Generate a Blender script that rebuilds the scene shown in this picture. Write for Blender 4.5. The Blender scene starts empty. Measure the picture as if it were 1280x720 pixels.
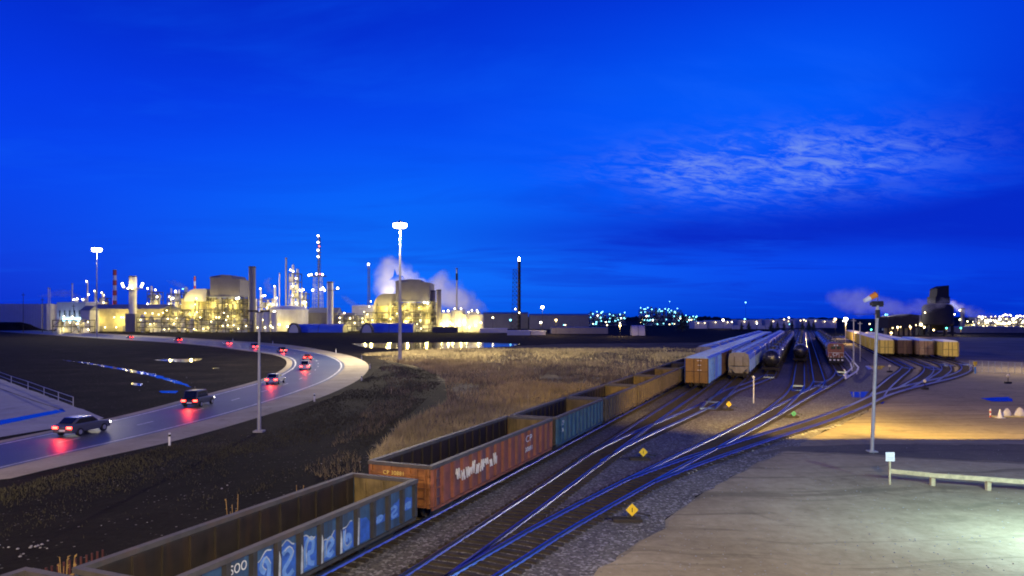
import bpy, math, random
from math import sin, cos, tan, radians, pi, hypot, atan2, sqrt
import numpy as np
from mathutils import Vector, Matrix
random.seed(7)
SC = bpy.context.scene
COL = SC.collection

# ------------------------------------------------------------------ camera
F, H, CX, HY = 890.0, 9.5, 640.0, 398.0          # focal length (px of a 1280 frame), eye height, optical centre
cam_d = bpy.data.cameras.new('camera'); cam = bpy.data.objects.new('camera', cam_d); COL.objects.link(cam)
cam.location = (0, 0, H); cam.rotation_euler = (radians(90), 0, 0)
cam_d.sensor_width = 36; cam_d.lens = 36 * F / 1280; cam_d.shift_y = (HY - 360) / 1280
cam_d.clip_start = 0.3; cam_d.clip_end = 20000
SC.camera = cam
SC.view_settings.view_transform = 'Standard'; SC.view_settings.look = 'None'
SC.view_settings.gamma = 1; SC.view_settings.exposure = 0.0; SC.view_settings.use_curve_mapping = False
SC.cycles.use_denoising = True
SC.cycles.max_bounces = 5; SC.cycles.diffuse_bounces = 2; SC.cycles.glossy_bounces = 3
SC.cycles.volume_bounces = 3; SC.cycles.sample_clamp_indirect = 4
SC.cycles.use_light_tree = True
SC.cycles.filter_width = 1.9
SC.cycles.volume_step_rate = 2.0

# ------------------------------------------------------------------ dusk sky
class NT:
    """little helper that writes shader node maths"""
    def __init__(s, tree): s.t = tree
    def n(s, typ, **kw):
        nd = s.t.nodes.new(typ)
        for k, v in kw.items(): setattr(nd, k, v)
        return nd
    def plug(s, inp, v):
        if hasattr(v, 'is_output'): s.t.links.new(v, inp)
        else: inp.default_value = v
    def m(s, op, a, b=0.0, c=0.0, clamp=False):
        nd = s.n('ShaderNodeMath', operation=op); nd.use_clamp = clamp
        s.plug(nd.inputs[0], a); s.plug(nd.inputs[1], b); s.plug(nd.inputs[2], c)
        return nd.outputs[0]
    def mix(s, f, a, b, blend='MIX'):
        nd = s.n('ShaderNodeMix', data_type='RGBA', blend_type=blend)
        s.plug(nd.inputs[0], f); s.plug(nd.inputs[6], a); s.plug(nd.inputs[7], b)
        return nd.outputs[2]
    def ramp(s, f, stops, interp='LINEAR'):
        nd = s.n('ShaderNodeValToRGB'); cr = nd.color_ramp; cr.interpolation = interp
        while len(cr.elements) < len(stops): cr.elements.new(0.5)
        for e, (p, c) in zip(cr.elements, stops): e.position = p; e.color = c if len(c) == 4 else (*c, 1)
        s.plug(nd.inputs[0], f); return nd.outputs[0]
    def noise(s, vec, scale, detail=4, rough=0.55, dist=0.0):
        nd = s.n('ShaderNodeTexNoise'); nd.inputs['Scale'].default_value = scale
        nd.inputs['Detail'].default_value = detail; nd.inputs['Roughness'].default_value = rough
        nd.inputs['Distortion'].default_value = dist
        if vec is not None: s.t.links.new(vec, nd.inputs['Vector'])
        return nd.outputs['Fac']
    def comb(s, x, y, z):
        nd = s.n('ShaderNodeCombineXYZ'); s.plug(nd.inputs[0], x); s.plug(nd.inputs[1], y); s.plug(nd.inputs[2], z)
        return nd.outputs[0]
    def sstep(s, v, a, b):
        nd = s.n('ShaderNodeMapRange', interpolation_type='SMOOTHSTEP')
        s.plug(nd.inputs[0], v); nd.inputs[1].default_value = a; nd.inputs[2].default_value = b
        return nd.outputs[0]

W = bpy.data.worlds.new('World'); SC.world = W; W.use_nodes = True
wt = W.node_tree; wt.nodes.clear(); N = NT(wt)
tc = N.n('ShaderNodeTexCoord'); sx = N.n('ShaderNodeSeparateXYZ'); wt.links.new(tc.outputs['Generated'], sx.inputs[0])
dx, dy, dz = sx.outputs
zc = N.m('MAXIMUM', dz, 0.0)
az = N.m('ARCTAN2', dx, dy)                      # compass angle, 0 = straight ahead, right positive
base = N.ramp(zc, [(0.0, (0.0, 0.028, 0.56)), (0.07, (0.0, 0.062, 0.88)), (0.17, (0.0, 0.060, 0.94)),
                   (0.27, (0.0, 0.046, 0.90)), (0.40, (0.0, 0.028, 0.68)), (0.65, (0.0, 0.018, 0.36)), (1.0, (0.0, 0.013, 0.22))])
# the afterglow: brightest left of centre and low, and high on the right
def lobe(a0, wa, e0, we):
    a = N.m('DIVIDE', N.m('SUBTRACT', az, a0), wa); e = N.m('DIVIDE', N.m('SUBTRACT', dz, e0), we)
    return N.m('POWER', 2.718, N.m('MULTIPLY', N.m('ADD', N.m('MULTIPLY', a, a), N.m('MULTIPLY', e, e)), -1.0))
glow = lobe(-0.13, 0.34, 0.09, 0.13)
glow2 = lobe(0.36, 0.42, 0.27, 0.11)
dark = N.m('ADD', N.m('ADD', N.m('MULTIPLY', lobe(0.36, 0.42, 0.115, 0.034), 1.2), lobe(0.68, 0.16, 0.20, 0.20)), N.m('MULTIPLY', lobe(-0.75, 0.28, 0.0, 0.16), 0.9))
dark2 = N.m('MULTIPLY', lobe(-0.45, 0.45, 0.43, 0.16), 1.8)
col = N.mix(N.m('MULTIPLY', glow, 0.92), base, (0.0, 0.165, 1.0, 1))
col = N.mix(N.m('MULTIPLY', glow2, 0.7), col, (0.0, 0.125, 1.0, 1))
col = N.mix(N.m('MULTIPLY', dark, 0.80, clamp=True), col, (0.0, 0.022, 0.58, 1))
col = N.mix(N.m('MULTIPLY', dark2, 0.35, clamp=True), col, (0.0, 0.016, 0.48, 1))
# cloud layers lie on a flat deck high above, so they crowd together towards the horizon
den = N.m('ADD', zc, 0.10)
px, py = N.m('DIVIDE', dx, den), N.m('DIVIDE', dy, den)
deck = N.comb(N.m('MULTIPLY', px, 0.45), py, 0.0)
band = N.noise(deck, 1.25, 5, 0.6, 0.6)
col = N.mix(N.m('MULTIPLY', N.sstep(band, 0.46, 0.66), N.m('ADD', N.m('MULTIPLY', lobe(0.32, 0.42, 0.105, 0.07), 0.75), 0.10)), col, (0.0, 0.022, 0.56, 1))
band2 = N.noise(N.comb(N.m('MULTIPLY', px, 0.5), py, 7.0), 1.6, 5, 0.6, 0.3)
col = N.mix(N.m('MULTIPLY', N.sstep(band2, 0.52, 0.75), 0.35), col, (0.002, 0.10, 0.92, 1))
wm = N.m('MULTIPLY', lobe(0.345, 0.145, 0.198, 0.032), 1.9, clamp=True)
rot = N.comb(N.m('ADD', N.m('MULTIPLY', px, 0.55), N.m('MULTIPLY', py, 0.35)), N.m('SUBTRACT', N.m('MULTIPLY', py, 1.0), N.m('MULTIPLY', px, 0.55)), 3.0)
wisp = N.noise(rot, 8.5, 7, 0.68, 0.5)
patch = N.noise(rot, 1.3, 3, 0.5, 0.2)
wf = N.m('MULTIPLY', N.m('MULTIPLY', N.sstep(wisp, 0.40, 0.66), wm), N.sstep(patch, 0.22, 0.52))
col = N.mix(N.m('MULTIPLY', wf, 0.80), col, (0.19, 0.31, 0.84, 1))
wisp3 = N.m('MULTIPLY', N.sstep(N.noise(rot, 2.2, 6, 0.6, 0.5), 0.45, 0.70), lobe(0.34, 0.30, 0.235, 0.09))
col = N.mix(N.m('MULTIPLY', wisp3, 0.45), col, (0.01, 0.13, 1.0, 1))
sky = N.n('ShaderNodeTexSky', sky_type='NISHITA'); sky.sun_disc = False
sky.sun_elevation = radians(-4.0); sky.sun_rotation = radians(-25)
bg1 = N.n('ShaderNodeBackground'); N.plug(bg1.inputs[0], col); bg1.inputs[1].default_value = 1.0
bg2 = N.n('ShaderNodeBackground'); N.plug(bg2.inputs[0], sky.outputs[0]); bg2.inputs[1].default_value = 0.02
ad = N.n('ShaderNodeAddShader'); wt.links.new(bg1.outputs[0], ad.inputs[0]); wt.links.new(bg2.outputs[0], ad.inputs[1])
wo = N.n('ShaderNodeOutputWorld'); wt.links.new(ad.outputs[0], wo.inputs[0])

# ------------------------------------------------------------------ geometry helpers
def gp(x, y, z=0.0):
    """the point at height z that the pixel (x, y) of the 1280x720 photograph looks at"""
    D = F * (H - z) / (y - HY)
    return ((x - CX) * D / F, D, z)
def XA(x, D): return (x - CX) * D / F
def ZA(y, D): return H - (y - HY) * D / F
TH = math.atan(365 / 890.0)                       # the yard tracks run at this angle to the camera axis
ST, CT = sin(TH), cos(TH)
def rs(r, s, z=0.0): return (r * CT + s * ST, -r * ST + s * CT, z)

KIDS = {}
class MB:
    def __init__(s): s.v = []; s.f = []
    def box(s, x0, x1, y0, y1, z0, z1):
        b = len(s.v)
        s.v += [(x0,y0,z0),(x1,y0,z0),(x1,y1,z0),(x0,y1,z0),(x0,y0,z1),(x1,y0,z1),(x1,y1,z1),(x0,y1,z1)]
        s.f += [tuple(b+i for i in q) for q in ((3,2,1,0),(4,5,6,7),(0,1,5,4),(1,2,6,5),(2,3,7,6),(3,0,4,7))]
        return s
    def cbox(s, cx, cy, cz, lx, ly, lz): return s.box(cx-lx/2, cx+lx/2, cy-ly/2, cy+ly/2, cz-lz/2, cz+lz/2)
    def bar(s, p, q, w, h=None):
        h = h or w; p = Vector(p); q = Vector(q); d = (q - p)
        if d.length < 1e-6: return s
        d.normalize(); up = Vector((0,0,1)) if abs(d.z) < 0.95 else Vector((0,1,0))
        a = d.cross(up).normalized(); c = a.cross(d).normalized(); b = len(s.v)
        for e in (p, q):
            for (i, j) in ((-1,-1),(1,-1),(1,1),(-1,1)): s.v.append(tuple(e + a*(i*w/2) + c*(j*h/2)))
        s.f += [tuple(b+i for i in t) for t in ((3,2,1,0),(4,5,6,7),(0,1,5,4),(1,2,6,5),(2,3,7,6),(3,0,4,7))]
        return s
    def tube(s, p, q, r0, r1=None, n=8, caps=True):
        r1 = r0 if r1 is None else r1; p = Vector(p); q = Vector(q); d = (q-p).normalized()
        up = Vector((0,0,1)) if abs(d.z) < 0.95 else Vector((1,0,0))
        a = d.cross(up).normalized(); c = d.cross(a).normalized(); b = len(s.v)
        for e, r in ((p, r0), (q, r1)):
            for i in range(n):
                t = 2*pi*i/n; s.v.append(tuple(e + a*(cos(t)*r) + c*(sin(t)*r)))
        for i in range(n): s.f.append((b+i, b+(i+1)%n, b+n+(i+1)%n, b+n+i))
        if caps: s.f += [tuple(b+n-1-i for i in range(n)), tuple(b+n+i for i in range(n))]
        return s
    def path(s, pts, r, n=6):
        for a, b in zip(pts[:-1], pts[1:]): s.tube(a, b, r, r, n)
        return s
    def lathe(s, prof, c=(0,0,0), n=16, axis='z', arc=(0, 2*pi)):
        b = len(s.v); m = len(prof); full = abs(arc[1]-arc[0]-2*pi) < 1e-6; k = n if full else n+1
        for i in range(k):
            t = arc[0] + (arc[1]-arc[0])*i/n
            for (r, h) in prof:
                if axis == 'z': p = (c[0]+r*cos(t), c[1]+r*sin(t), c[2]+h)
                else: p = (c[0]+h, c[1]+r*cos(t), c[2]+r*sin(t))
                s.v.append(p)
        for i in range(n):
            j = (i+1) % k
            for q in range(m-1):
                if axis == 'z': s.f.append((b+i*m+q, b+j*m+q, b+j*m+q+1, b+i*m+q+1))
                else: s.f.append((b+i*m+q, b+i*m+q+1, b+j*m+q+1, b+j*m+q))
        return s
    def sphere(s, c, r, n=8):
        return s.lathe([(max(1e-4, r*sin(pi*i/(n//2+1))), -r*cos(pi*i/(n//2+1))) for i in range(n//2+2)], c, n)
    def prism(s, pts, axis, a, b_):
        """a flat outline in the other two axes, pulled from a to b_ along axis"""
        b = len(s.v); n = len(pts)
        for t in (a, b_):
            for (u, w) in pts:
                s.v.append((t,u,w) if axis == 'x' else (u,t,w) if axis == 'y' else (u,w,t))
        s.f += [tuple(b+n-1-i for i in range(n)), tuple(b+n+i for i in range(n))]
        for i in range(n): s.f.append((b+i, b+(i+1)%n, b+n+(i+1)%n, b+n+i))
        return s
    def quad(s, *p):
        b = len(s.v); s.v += [tuple(q) for q in p]; s.f.append(tuple(range(b, b+len(p)))); return s
    def build(s, name, mat, parent=None, smooth=False, loc=None):
        me = bpy.data.meshes.new(name); me.from_pydata(s.v, [], s.f); me.validate()
        me.materials.append(mat)
        if smooth:
            me.polygons.foreach_set('use_smooth', [True]*len(me.polygons))
            try: me.set_sharp_from_angle(angle=radians(40))
            except Exception: pass
        me.update(); o = bpy.data.objects.new(name, me); COL.objects.link(o)
        if parent is not None: o.parent = parent; KIDS.setdefault(parent, []).append(o)
        if loc: o.location = loc
        return o
def fix_normals(o):
    import bmesh
    bm = bmesh.new(); bm.from_mesh(o.data); bmesh.ops.recalc_face_normals(bm, faces=bm.faces); bm.to_mesh(o.data); bm.free()
    return o
def tag(o, label=None, cat=None, group=None, kind=None):
    if label: o['label'] = label
    if cat: o['category'] = cat
    if group: o['group'] = group
    if kind: o['kind'] = kind
    return o
def thing(name, label, cat, loc=(0,0,0), rz=0.0, group=None):
    o = bpy.data.objects.new(name, None); COL.objects.link(o); o.empty_display_size = 0.5
    o.location = loc; o.rotation_euler = (0, 0, rz)
    return tag(o, label, cat, group)
def copy_tree(o, parent=None, skip=()):
    c = o.copy(); COL.objects.link(c)
    if parent is not None: c.parent = parent; KIDS.setdefault(parent, []).append(c)
    for ch in KIDS.get(o, []):
        if ch.name.split('.')[0] not in skip: copy_tree(ch, c, skip)
    return c
def text(body, size, parent, mat, loc, rot, name='lettering', align='LEFT', squeeze=1.0):
    cu = bpy.data.curves.new(name, 'FONT'); cu.body = body; cu.size = size; cu.extrude = 0.004
    cu.align_x = align; cu.space_character = 1.1
    t = bpy.data.objects.new('tmp', cu); COL.objects.link(t)
    bpy.context.view_layer.update()
    me = bpy.data.meshes.new_from_object(t.evaluated_get(bpy.context.evaluated_depsgraph_get()))
    bpy.data.objects.remove(t); bpy.data.curves.remove(cu)
    me.name = name; me.materials.clear(); me.materials.append(mat)
    o = bpy.data.objects.new(name, me); COL.objects.link(o)
    o.parent = parent; KIDS.setdefault(parent, []).append(o)
    o.location = loc; o.rotation_euler = rot; o.scale = (squeeze, 1, 1)
    return o
def light(name, typ, loc, col, power, parent=None, radius=0.2, target=None, spot=None, blend=0.5):
    d = bpy.data.lights.new(name, typ); d.energy = power; d.color = col; d.shadow_soft_size = radius
    o = bpy.data.objects.new(name, d); COL.objects.link(o); o.location = loc
    if typ == 'SPOT':
        d.spot_size = radians(spot); d.spot_blend = blend
        o.rotation_euler = (Vector(target) - Vector(loc)).to_track_quat('-Z', 'Y').to_euler()
    if parent is not None:
        o.parent = parent
        o.matrix_parent_inverse = Matrix.Translation(-Vector(parent.location))
    return o
def ordinal(i):
    return ['first','second','third','fourth','fifth','sixth','seventh','eighth','ninth','tenth','eleventh','twelfth','thirteenth','fourteenth','fifteenth','sixteenth','seventeenth','eighteenth','nineteenth','twentieth'][i]

# ------------------------------------------------------------------ materials
MATS = {}
def mat(name, col, rough=0.6, metal=0.0, var=0.35, scale=2.0, dirt=None, dirt_amt=0.4, dirt_scale=1.2, bump=0.0, bscale=20.0, streak=False, coat=0.0, rvar=0.16):
    if name in MATS: return MATS[name]
    m = bpy.data.materials.new(name); m.use_nodes = True; t = m.node_tree; t.nodes.clear(); n = NT(t)
    tc = n.n('ShaderNodeTexCoord'); oi = n.n('ShaderNodeObjectInfo')
    va = n.n('ShaderNodeVectorMath', operation='ADD'); t.links.new(tc.outputs['Object'], va.inputs[0])
    sc = n.n('ShaderNodeVectorMath', operation='SCALE'); sc.inputs[0].default_value = (37, 19, 11)
    t.links.new(oi.outputs['Random'], sc.inputs[3]); t.links.new(sc.outputs[0], va.inputs[1]); vec = va.outputs[0]
    c = n.noise(vec, scale, 5, 0.6)
    lo = tuple(x*(1-var) for x in col); hi = tuple(min(1, x*(1+var)) for x in col)
    cc = n.ramp(c, [(0.3, lo), (0.7, hi)])
    if dirt:
        dv = vec
        if streak:
            mp = n.n('ShaderNodeMapping'); t.links.new(vec, mp.inputs[0]); mp.inputs['Scale'].default_value = (1.6, 1.6, 0.22); dv = mp.outputs[0]
        dn = n.noise(dv, dirt_scale, 6, 0.65, 0.3)
        cc = n.mix(n.m('MULTIPLY', n.sstep(dn, 0.45, 0.68), dirt_amt), cc, (*dirt, 1))
    p = n.n('ShaderNodeBsdfPrincipled'); n.plug(p.inputs['Base Color'], cc)
    n.plug(p.inputs['Roughness'], n.m('ADD', rough-rvar/2, n.m('MULTIPLY', c, rvar)))
    p.inputs['Metallic'].default_value = metal; p.inputs['Coat Weight'].default_value = coat
    if bump:
        b = n.n('ShaderNodeBump'); b.inputs['Strength'].default_value = bump; b.inputs['Distance'].default_value = 0.05
        n.plug(b.inputs['Height'], n.noise(vec, bscale, 4, 0.6)); t.links.new(b.outputs[0], p.inputs['Normal'])
    o = n.n('ShaderNodeOutputMaterial'); t.links.new(p.outputs[0], o.inputs[0]); MATS[name] = m
    return m
def emit(name, col, strength):
    if name in MATS: return MATS[name]
    m = bpy.data.materials.new(name); m.use_nodes = True; t = m.node_tree; t.nodes.clear(); n = NT(t)
    e = n.n('ShaderNodeEmission'); e.inputs[0].default_value = (*col, 1); e.inputs[1].default_value = strength
    o = n.n('ShaderNodeOutputMaterial'); t.links.new(e.outputs[0], o.inputs[0]); MATS[name] = m
    return m
def ground_mat(name, stops, scale=0.25, fine=6.0, rough=0.9, bump=0.5, tracks=0.0, tcol=(0.05,0.045,0.04), spec=0.2, stones=0.0):
    """soil, gravel or dirt in world metres: broad patches, fine grain, optional wheel ruts and pale stones"""
    m = bpy.data.materials.new(name); m.use_nodes = True; t = m.node_tree; t.nodes.clear(); n = NT(t)
    g = n.n('ShaderNodeNewGeometry'); vec = g.outputs['Position']
    a = n.noise(vec, scale, 6, 0.62, 0.3); f = n.noise(vec, fine, 4, 0.7)
    v = n.m('ADD', n.m('MULTIPLY', a, 0.65), n.m('MULTIPLY', f, 0.35))
    c = n.ramp(v, stops)
    if tracks:
        mp = n.n('ShaderNodeMapping'); t.links.new(vec, mp.inputs[0]); mp.inputs['Rotation'].default_value = (0, 0, 0.5); mp.inputs['Scale'].default_value = (0.05, 0.9, 1)
        dn = n.noise(vec, 0.035, 3, 0.5)
        dv = n.n('ShaderNodeVectorMath', operation='ADD'); t.links.new(mp.outputs[0], dv.inputs[0])
        t.links.new(n.comb(0.0, n.m('MULTIPLY', dn, 16.0), 0.0), dv.inputs[1])
        r1 = n.noise(dv.outputs[0], 1.1, 4, 0.65)
        c = n.mix(n.m('MULTIPLY', n.sstep(r1, 0.5, 0.68), tracks), c, (*tcol, 1))
    if stones:
        vo = n.n('ShaderNodeTexVoronoi'); vo.inputs['Scale'].default_value = 9.0; t.links.new(vec, vo.inputs['Vector'])
        hs = n.n('ShaderNodeSeparateColor'); t.links.new(vo.outputs['Color'], hs.inputs[0])
        c = n.mix(n.m('MULTIPLY', n.sstep(hs.outputs[0], 0.55, 1.0), stones), c, (0.42, 0.41, 0.39, 1))
        c = n.mix(n.m('MULTIPLY', n.sstep(hs.outputs[1], 0.55, 1.0), stones), c, (0.05, 0.05, 0.05, 1))
    st = n.sstep(n.noise(vec, 0.32, 5, 0.7, 0.8), 0.54, 0.70)
    c = n.mix(n.m('MULTIPLY', st, 0.42), c, n.mix(1.0, c, (0.42, 0.40, 0.38, 1), 'MULTIPLY'))
    gr = n.n('ShaderNodeTexVoronoi'); gr.inputs['Scale'].default_value = 3.2; t.links.new(vec, gr.inputs['Vector'])
    pb = n.n('ShaderNodeSeparateColor'); t.links.new(gr.outputs['Color'], pb.inputs[0])
    peb = n.m('MULTIPLY', n.m('LESS_THAN', gr.outputs['Distance'], 0.16), n.m('GREATER_THAN', pb.outputs[0], 0.6))
    c = n.mix(n.m('MULTIPLY', peb, 0.5), c, n.mix(pb.outputs[1], (0.03, 0.028, 0.025, 1), (0.5, 0.47, 0.42, 1)))
    p = n.n('ShaderNodeBsdfPrincipled'); n.plug(p.inputs['Base Color'], c); p.inputs['Roughness'].default_value = rough
    p.inputs['Specular IOR Level'].default_value = spec
    b = n.n('ShaderNodeBump'); b.inputs['Strength'].default_value = bump; b.inputs['Distance'].default_value = 0.08
    n.plug(b.inputs['Height'], n.m('ADD', n.noise(vec, 3.0, 5, 0.7), n.m('MULTIPLY', a, 1.5))); t.links.new(b.outputs[0], p.inputs['Normal'])
    o = n.n('ShaderNodeOutputMaterial'); t.links.new(p.outputs[0], o.inputs[0]); return m
def water_mat():
    m = bpy.data.materials.new('water'); m.use_nodes = True; t = m.node_tree; t.nodes.clear(); n = NT(t)
    g = n.n('ShaderNodeNewGeometry')
    p = n.n('ShaderNodeBsdfPrincipled'); p.inputs['Base Color'].default_value = (0.01, 0.012, 0.014, 1); p.inputs['Roughness'].default_value = 0.06
    b = n.n('ShaderNodeBump'); b.inputs['Strength'].default_value = 0.15; b.inputs['Distance'].default_value = 0.02
    n.plug(b.inputs['Height'], n.noise(g.outputs['Position'], 2.5, 3, 0.5)); t.links.new(b.outputs[0], p.inputs['Normal'])
    o = n.n('ShaderNodeOutputMaterial'); t.links.new(p.outputs[0], o.inputs[0]); return m

M_soil = ground_mat('dark_soil', [(0.34, (0.006, 0.0055, 0.005)), (0.55, (0.016, 0.014, 0.012)), (0.72, (0.050, 0.042, 0.027))], 0.12, 2.5, 0.95, 0.8, spec=0.04)
M_gravel = ground_mat('ballast_gravel', [(0.3, (0.065, 0.060, 0.054)), (0.55, (0.15, 0.138, 0.122)), (0.75, (0.24, 0.225, 0.20))], 0.10, 5.0, 0.9, 0.9, stones=0.75)
M_dirt = ground_mat('packed_dirt', [(0.32, (0.15, 0.125, 0.08)), (0.55, (0.28, 0.235, 0.155)), (0.72, (0.38, 0.32, 0.22))], 0.08, 1.6, 0.92, 0.5, tracks=0.55, tcol=(0.10, 0.085, 0.06))
M_lot = ground_mat('compacted_lot', [(0.34, (0.20, 0.158, 0.088)), (0.52, (0.33, 0.268, 0.158)), (0.68, (0.46, 0.385, 0.24))], 0.10, 1.4, 0.9, 0.35, tracks=0.65, tcol=(0.15, 0.125, 0.07))
M_mud = ground_mat('damp_mud', [(0.3, (0.05, 0.043, 0.03)), (0.7, (0.14, 0.12, 0.08))], 0.2, 2.0, 0.8, 0.5, spec=0.35, tracks=0.4, tcol=(0.02, 0.018, 0.015))
M_straw_gr = ground_mat('straw_ground', [(0.32, (0.02, 0.016, 0.009)), (0.52, (0.09, 0.07, 0.035)), (0.74, (0.24, 0.19, 0.09))], 0.10, 3.0, 0.95, 1.0)
M_asph = ground_mat('asphalt', [(0.3, (0.030, 0.038, 0.052)), (0.7, (0.060, 0.074, 0.095))], 0.12, 6.0, 0.46, 0.10, spec=0.45, tracks=0.35, tcol=(0.022, 0.026, 0.034))
M_should = ground_mat('gravel_shoulder', [(0.3, (0.22, 0.19, 0.13)), (0.7, (0.42, 0.37, 0.27))], 0.2, 4.0, 0.9, 0.5)
M_conc_gr = ground_mat('concrete_slab', [(0.3, (0.26, 0.25, 0.24)), (0.7, (0.40, 0.385, 0.37))], 0.25, 3.0, 0.8, 0.2)
M_line = mat('road_paint', (0.62, 0.62, 0.58), 0.6, var=0.25, scale=1.5, dirt=(0.12,0.12,0.12), dirt_amt=0.5)
M_water = water_mat()
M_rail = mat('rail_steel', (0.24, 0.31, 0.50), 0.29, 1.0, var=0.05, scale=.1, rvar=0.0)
M_tie = mat('creosote_tie', (0.035, 0.027, 0.02), 0.9, var=0.5)
M_steel = mat('galvanised_steel', (0.42, 0.43, 0.44), 0.5, 0.5, var=0.15, dirt=(0.2,0.17,0.14), dirt_amt=0.3)
M_black = mat('black_iron', (0.012, 0.011, 0.011), 0.75, var=0.4, dirt=(0.05,0.03,0.02), dirt_amt=0.4)
M_white = mat('white_paint', (0.72, 0.72, 0.70), 0.5, var=0.1, dirt=(0.3,0.28,0.24), dirt_amt=0.35)
M_yel = mat('yellow_paint', (0.80, 0.55, 0.02), 0.5, var=0.08)
M_rust = mat('rusty_steel', (0.055, 0.035, 0.022), 0.85, 0.0, var=0.5, scale=1.5, dirt=(0.10,0.05,0.022), dirt_amt=0.6, streak=True)
M_wheel = mat('wheel_steel', (0.05, 0.042, 0.036), 0.6, 0.3, var=0.3)
M_wood = mat('weathered_wood', (0.42, 0.36, 0.20), 0.8, var=0.3, scale=3)
M_letter = mat('white_lettering', (0.75, 0.75, 0.72), 0.6, var=0.1, dirt=(0.25,0.12,0.08), dirt_amt=0.4, dirt_scale=4)
M_lettery = mat('yellow_lettering', (0.80, 0.60, 0.15), 0.6, var=0.1)
E_warm = emit('sodium_lamp', (1.0, 0.70, 0.28), 10)
E_plant = emit('plant_lamp', (1.0, 0.82, 0.42), 15)
E_white = emit('white_lamp', (1.0, 0.93, 0.80), 16)
E_mast = emit('mast_lamp', (1.0, 0.92, 0.74), 22)
E_cool = emit('cool_lamp', (0.22, 0.75, 1.0), 6)
E_far = emit('far_lamp', (1.0, 0.80, 0.42), 7)
E_farw = emit('far_white_lamp', (1.0, 0.93, 0.85), 9)
E_green = emit('green_lamp', (0.1, 1.0, 0.6), 7)
E_red = emit('tail_lamp', (1.0, 0.03, 0.02), 26)
E_head = emit('head_lamp', (1.0, 0.93, 0.82), 25)
E_redbeacon = emit('red_beacon', (1.0, 0.15, 0.12), 9)
WARM = (1.0, 0.66, 0.25); SODIUM = (1.0, 0.60, 0.12); MHAL = (0.72, 1.0, 0.92); WHITEC = (1.0, 0.86, 0.60)

# ------------------------------------------------------------------ ground and surfaces
def smooth_line(pts, step=1.5):
    P = [np.array(p, float) for p in pts]; out = []
    for i in range(len(P)-1):
        p0 = P[max(i-1,0)]; p1 = P[i]; p2 = P[i+1]; p3 = P[min(i+2,len(P)-1)]
        k = max(2, int(np.linalg.norm(p2-p1)/step))
        for j in range(k):
            t = j/k
            out.append(0.5*((2*p1)+(-p0+p2)*t+(2*p0-5*p1+4*p2-p3)*t*t+(-p0+3*p1-3*p2+p3)*t**3))
    out.append(P[-1]); return np.array(out)
def ragged(pts, amp, step=1.0, seed=0):
    """closed outline with a wandering, uneven edge"""
    rnd = random.Random(seed); out = []; n = len(pts)
    for i in range(n):
        a = np.array(pts[i], float)[:2]; b = np.array(pts[(i+1)%n], float)[:2]; L = np.linalg.norm(b-a)
        k = max(1, min(60, int(L/step)))
        nn = np.array([-(b-a)[1], (b-a)[0]])/max(L,1e-6)
        for j in range(k):
            q = a+(b-a)*j/k
            if j: q = q+nn*rnd.gauss(0, amp)*min(1, step*1.5)
            out.append(q)
    return out
def sheet(name, pts, z, m, amp=0.0, step=1.0, seed=1, kind='structure'):
    P = ragged(pts, amp, step, seed) if amp else [p[:2] for p in pts]
    cu = MB(); cu.v = [(float(p[0]), float(p[1]), z) for p in P]; cu.f = [tuple(range(len(P)))]
    o = cu.build(name, m)
    import bmesh
    bm = bmesh.new(); bm.from_mesh(o.data); bmesh.ops.triangulate(bm, faces=bm.faces)
    for f in bm.faces:
        if f.normal.z < 0: f.normal_flip()
    bm.to_mesh(o.data); bm.free()
    return tag(o, kind=kind)
G = [gp]
g = MB(); g.box(-9000, 9000, -300, 16000, -2.0, 0.0); tag(g.build('ground', M_soil), kind='structure')
def ipts(l): return [gp(x, y) for x, y in l]

# straw-coloured ground of the marshy field
field_px = [(470,566),(520,530),(570,500),(548,470),(505,456),(455,441),(560,437),(700,430),(900,428),(900,470),(852,462),(700,515),(560,565),(480,600)]
field = ipts(field_px)
sheet('field', field, 0.004, M_straw_gr, 1.0, 1.5, 3)
# railway yard ballast
yard = [rs(-20,-20), rs(-20,700), rs(14,700), rs(13,170), rs(10,118), gp(1085,515), gp(1010,549), gp(985,563), gp(940,582), gp(880,615), gp(845,640), gp(832,660), gp(800,676), gp(740,720), (3.0,16,0), (-2,2,0)]
# packed dirt east of the yard
dirt = [gp(985,556), gp(1010,549), gp(1085,515), rs(10,118), rs(13,170), rs(14,420), rs(180,420), rs(220,10), (60,8,0), (3,16,0), gp(740,720), gp(845,640), gp(880,615), gp(940,582)]
sheet('dirt_yard', dirt, 0.008, M_dirt)
sheet('gravel_yard', yard, 0.016, M_gravel, 0.15, 1.0, 5)
lot = [(3.2,16,0), gp(742,720), gp(803,676), gp(835,660), gp(848,640), gp(884,615), gp(943,583), gp(985,565), gp(1060,569), gp(1180,576), gp(1330,583), (60,40,0), (60,9,0)]
sheet('parking_lot', lot, 0.024, M_lot, 0.10, 0.8, 6)
sheet('mud_strip', ipts([(940,570),(985,559),(1060,556),(1180,556),(1340,556),(1340,580),(1180,574),(1060,567),(985,564)]), 0.020, M_mud, 0.12, 0.8, 8)
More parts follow.
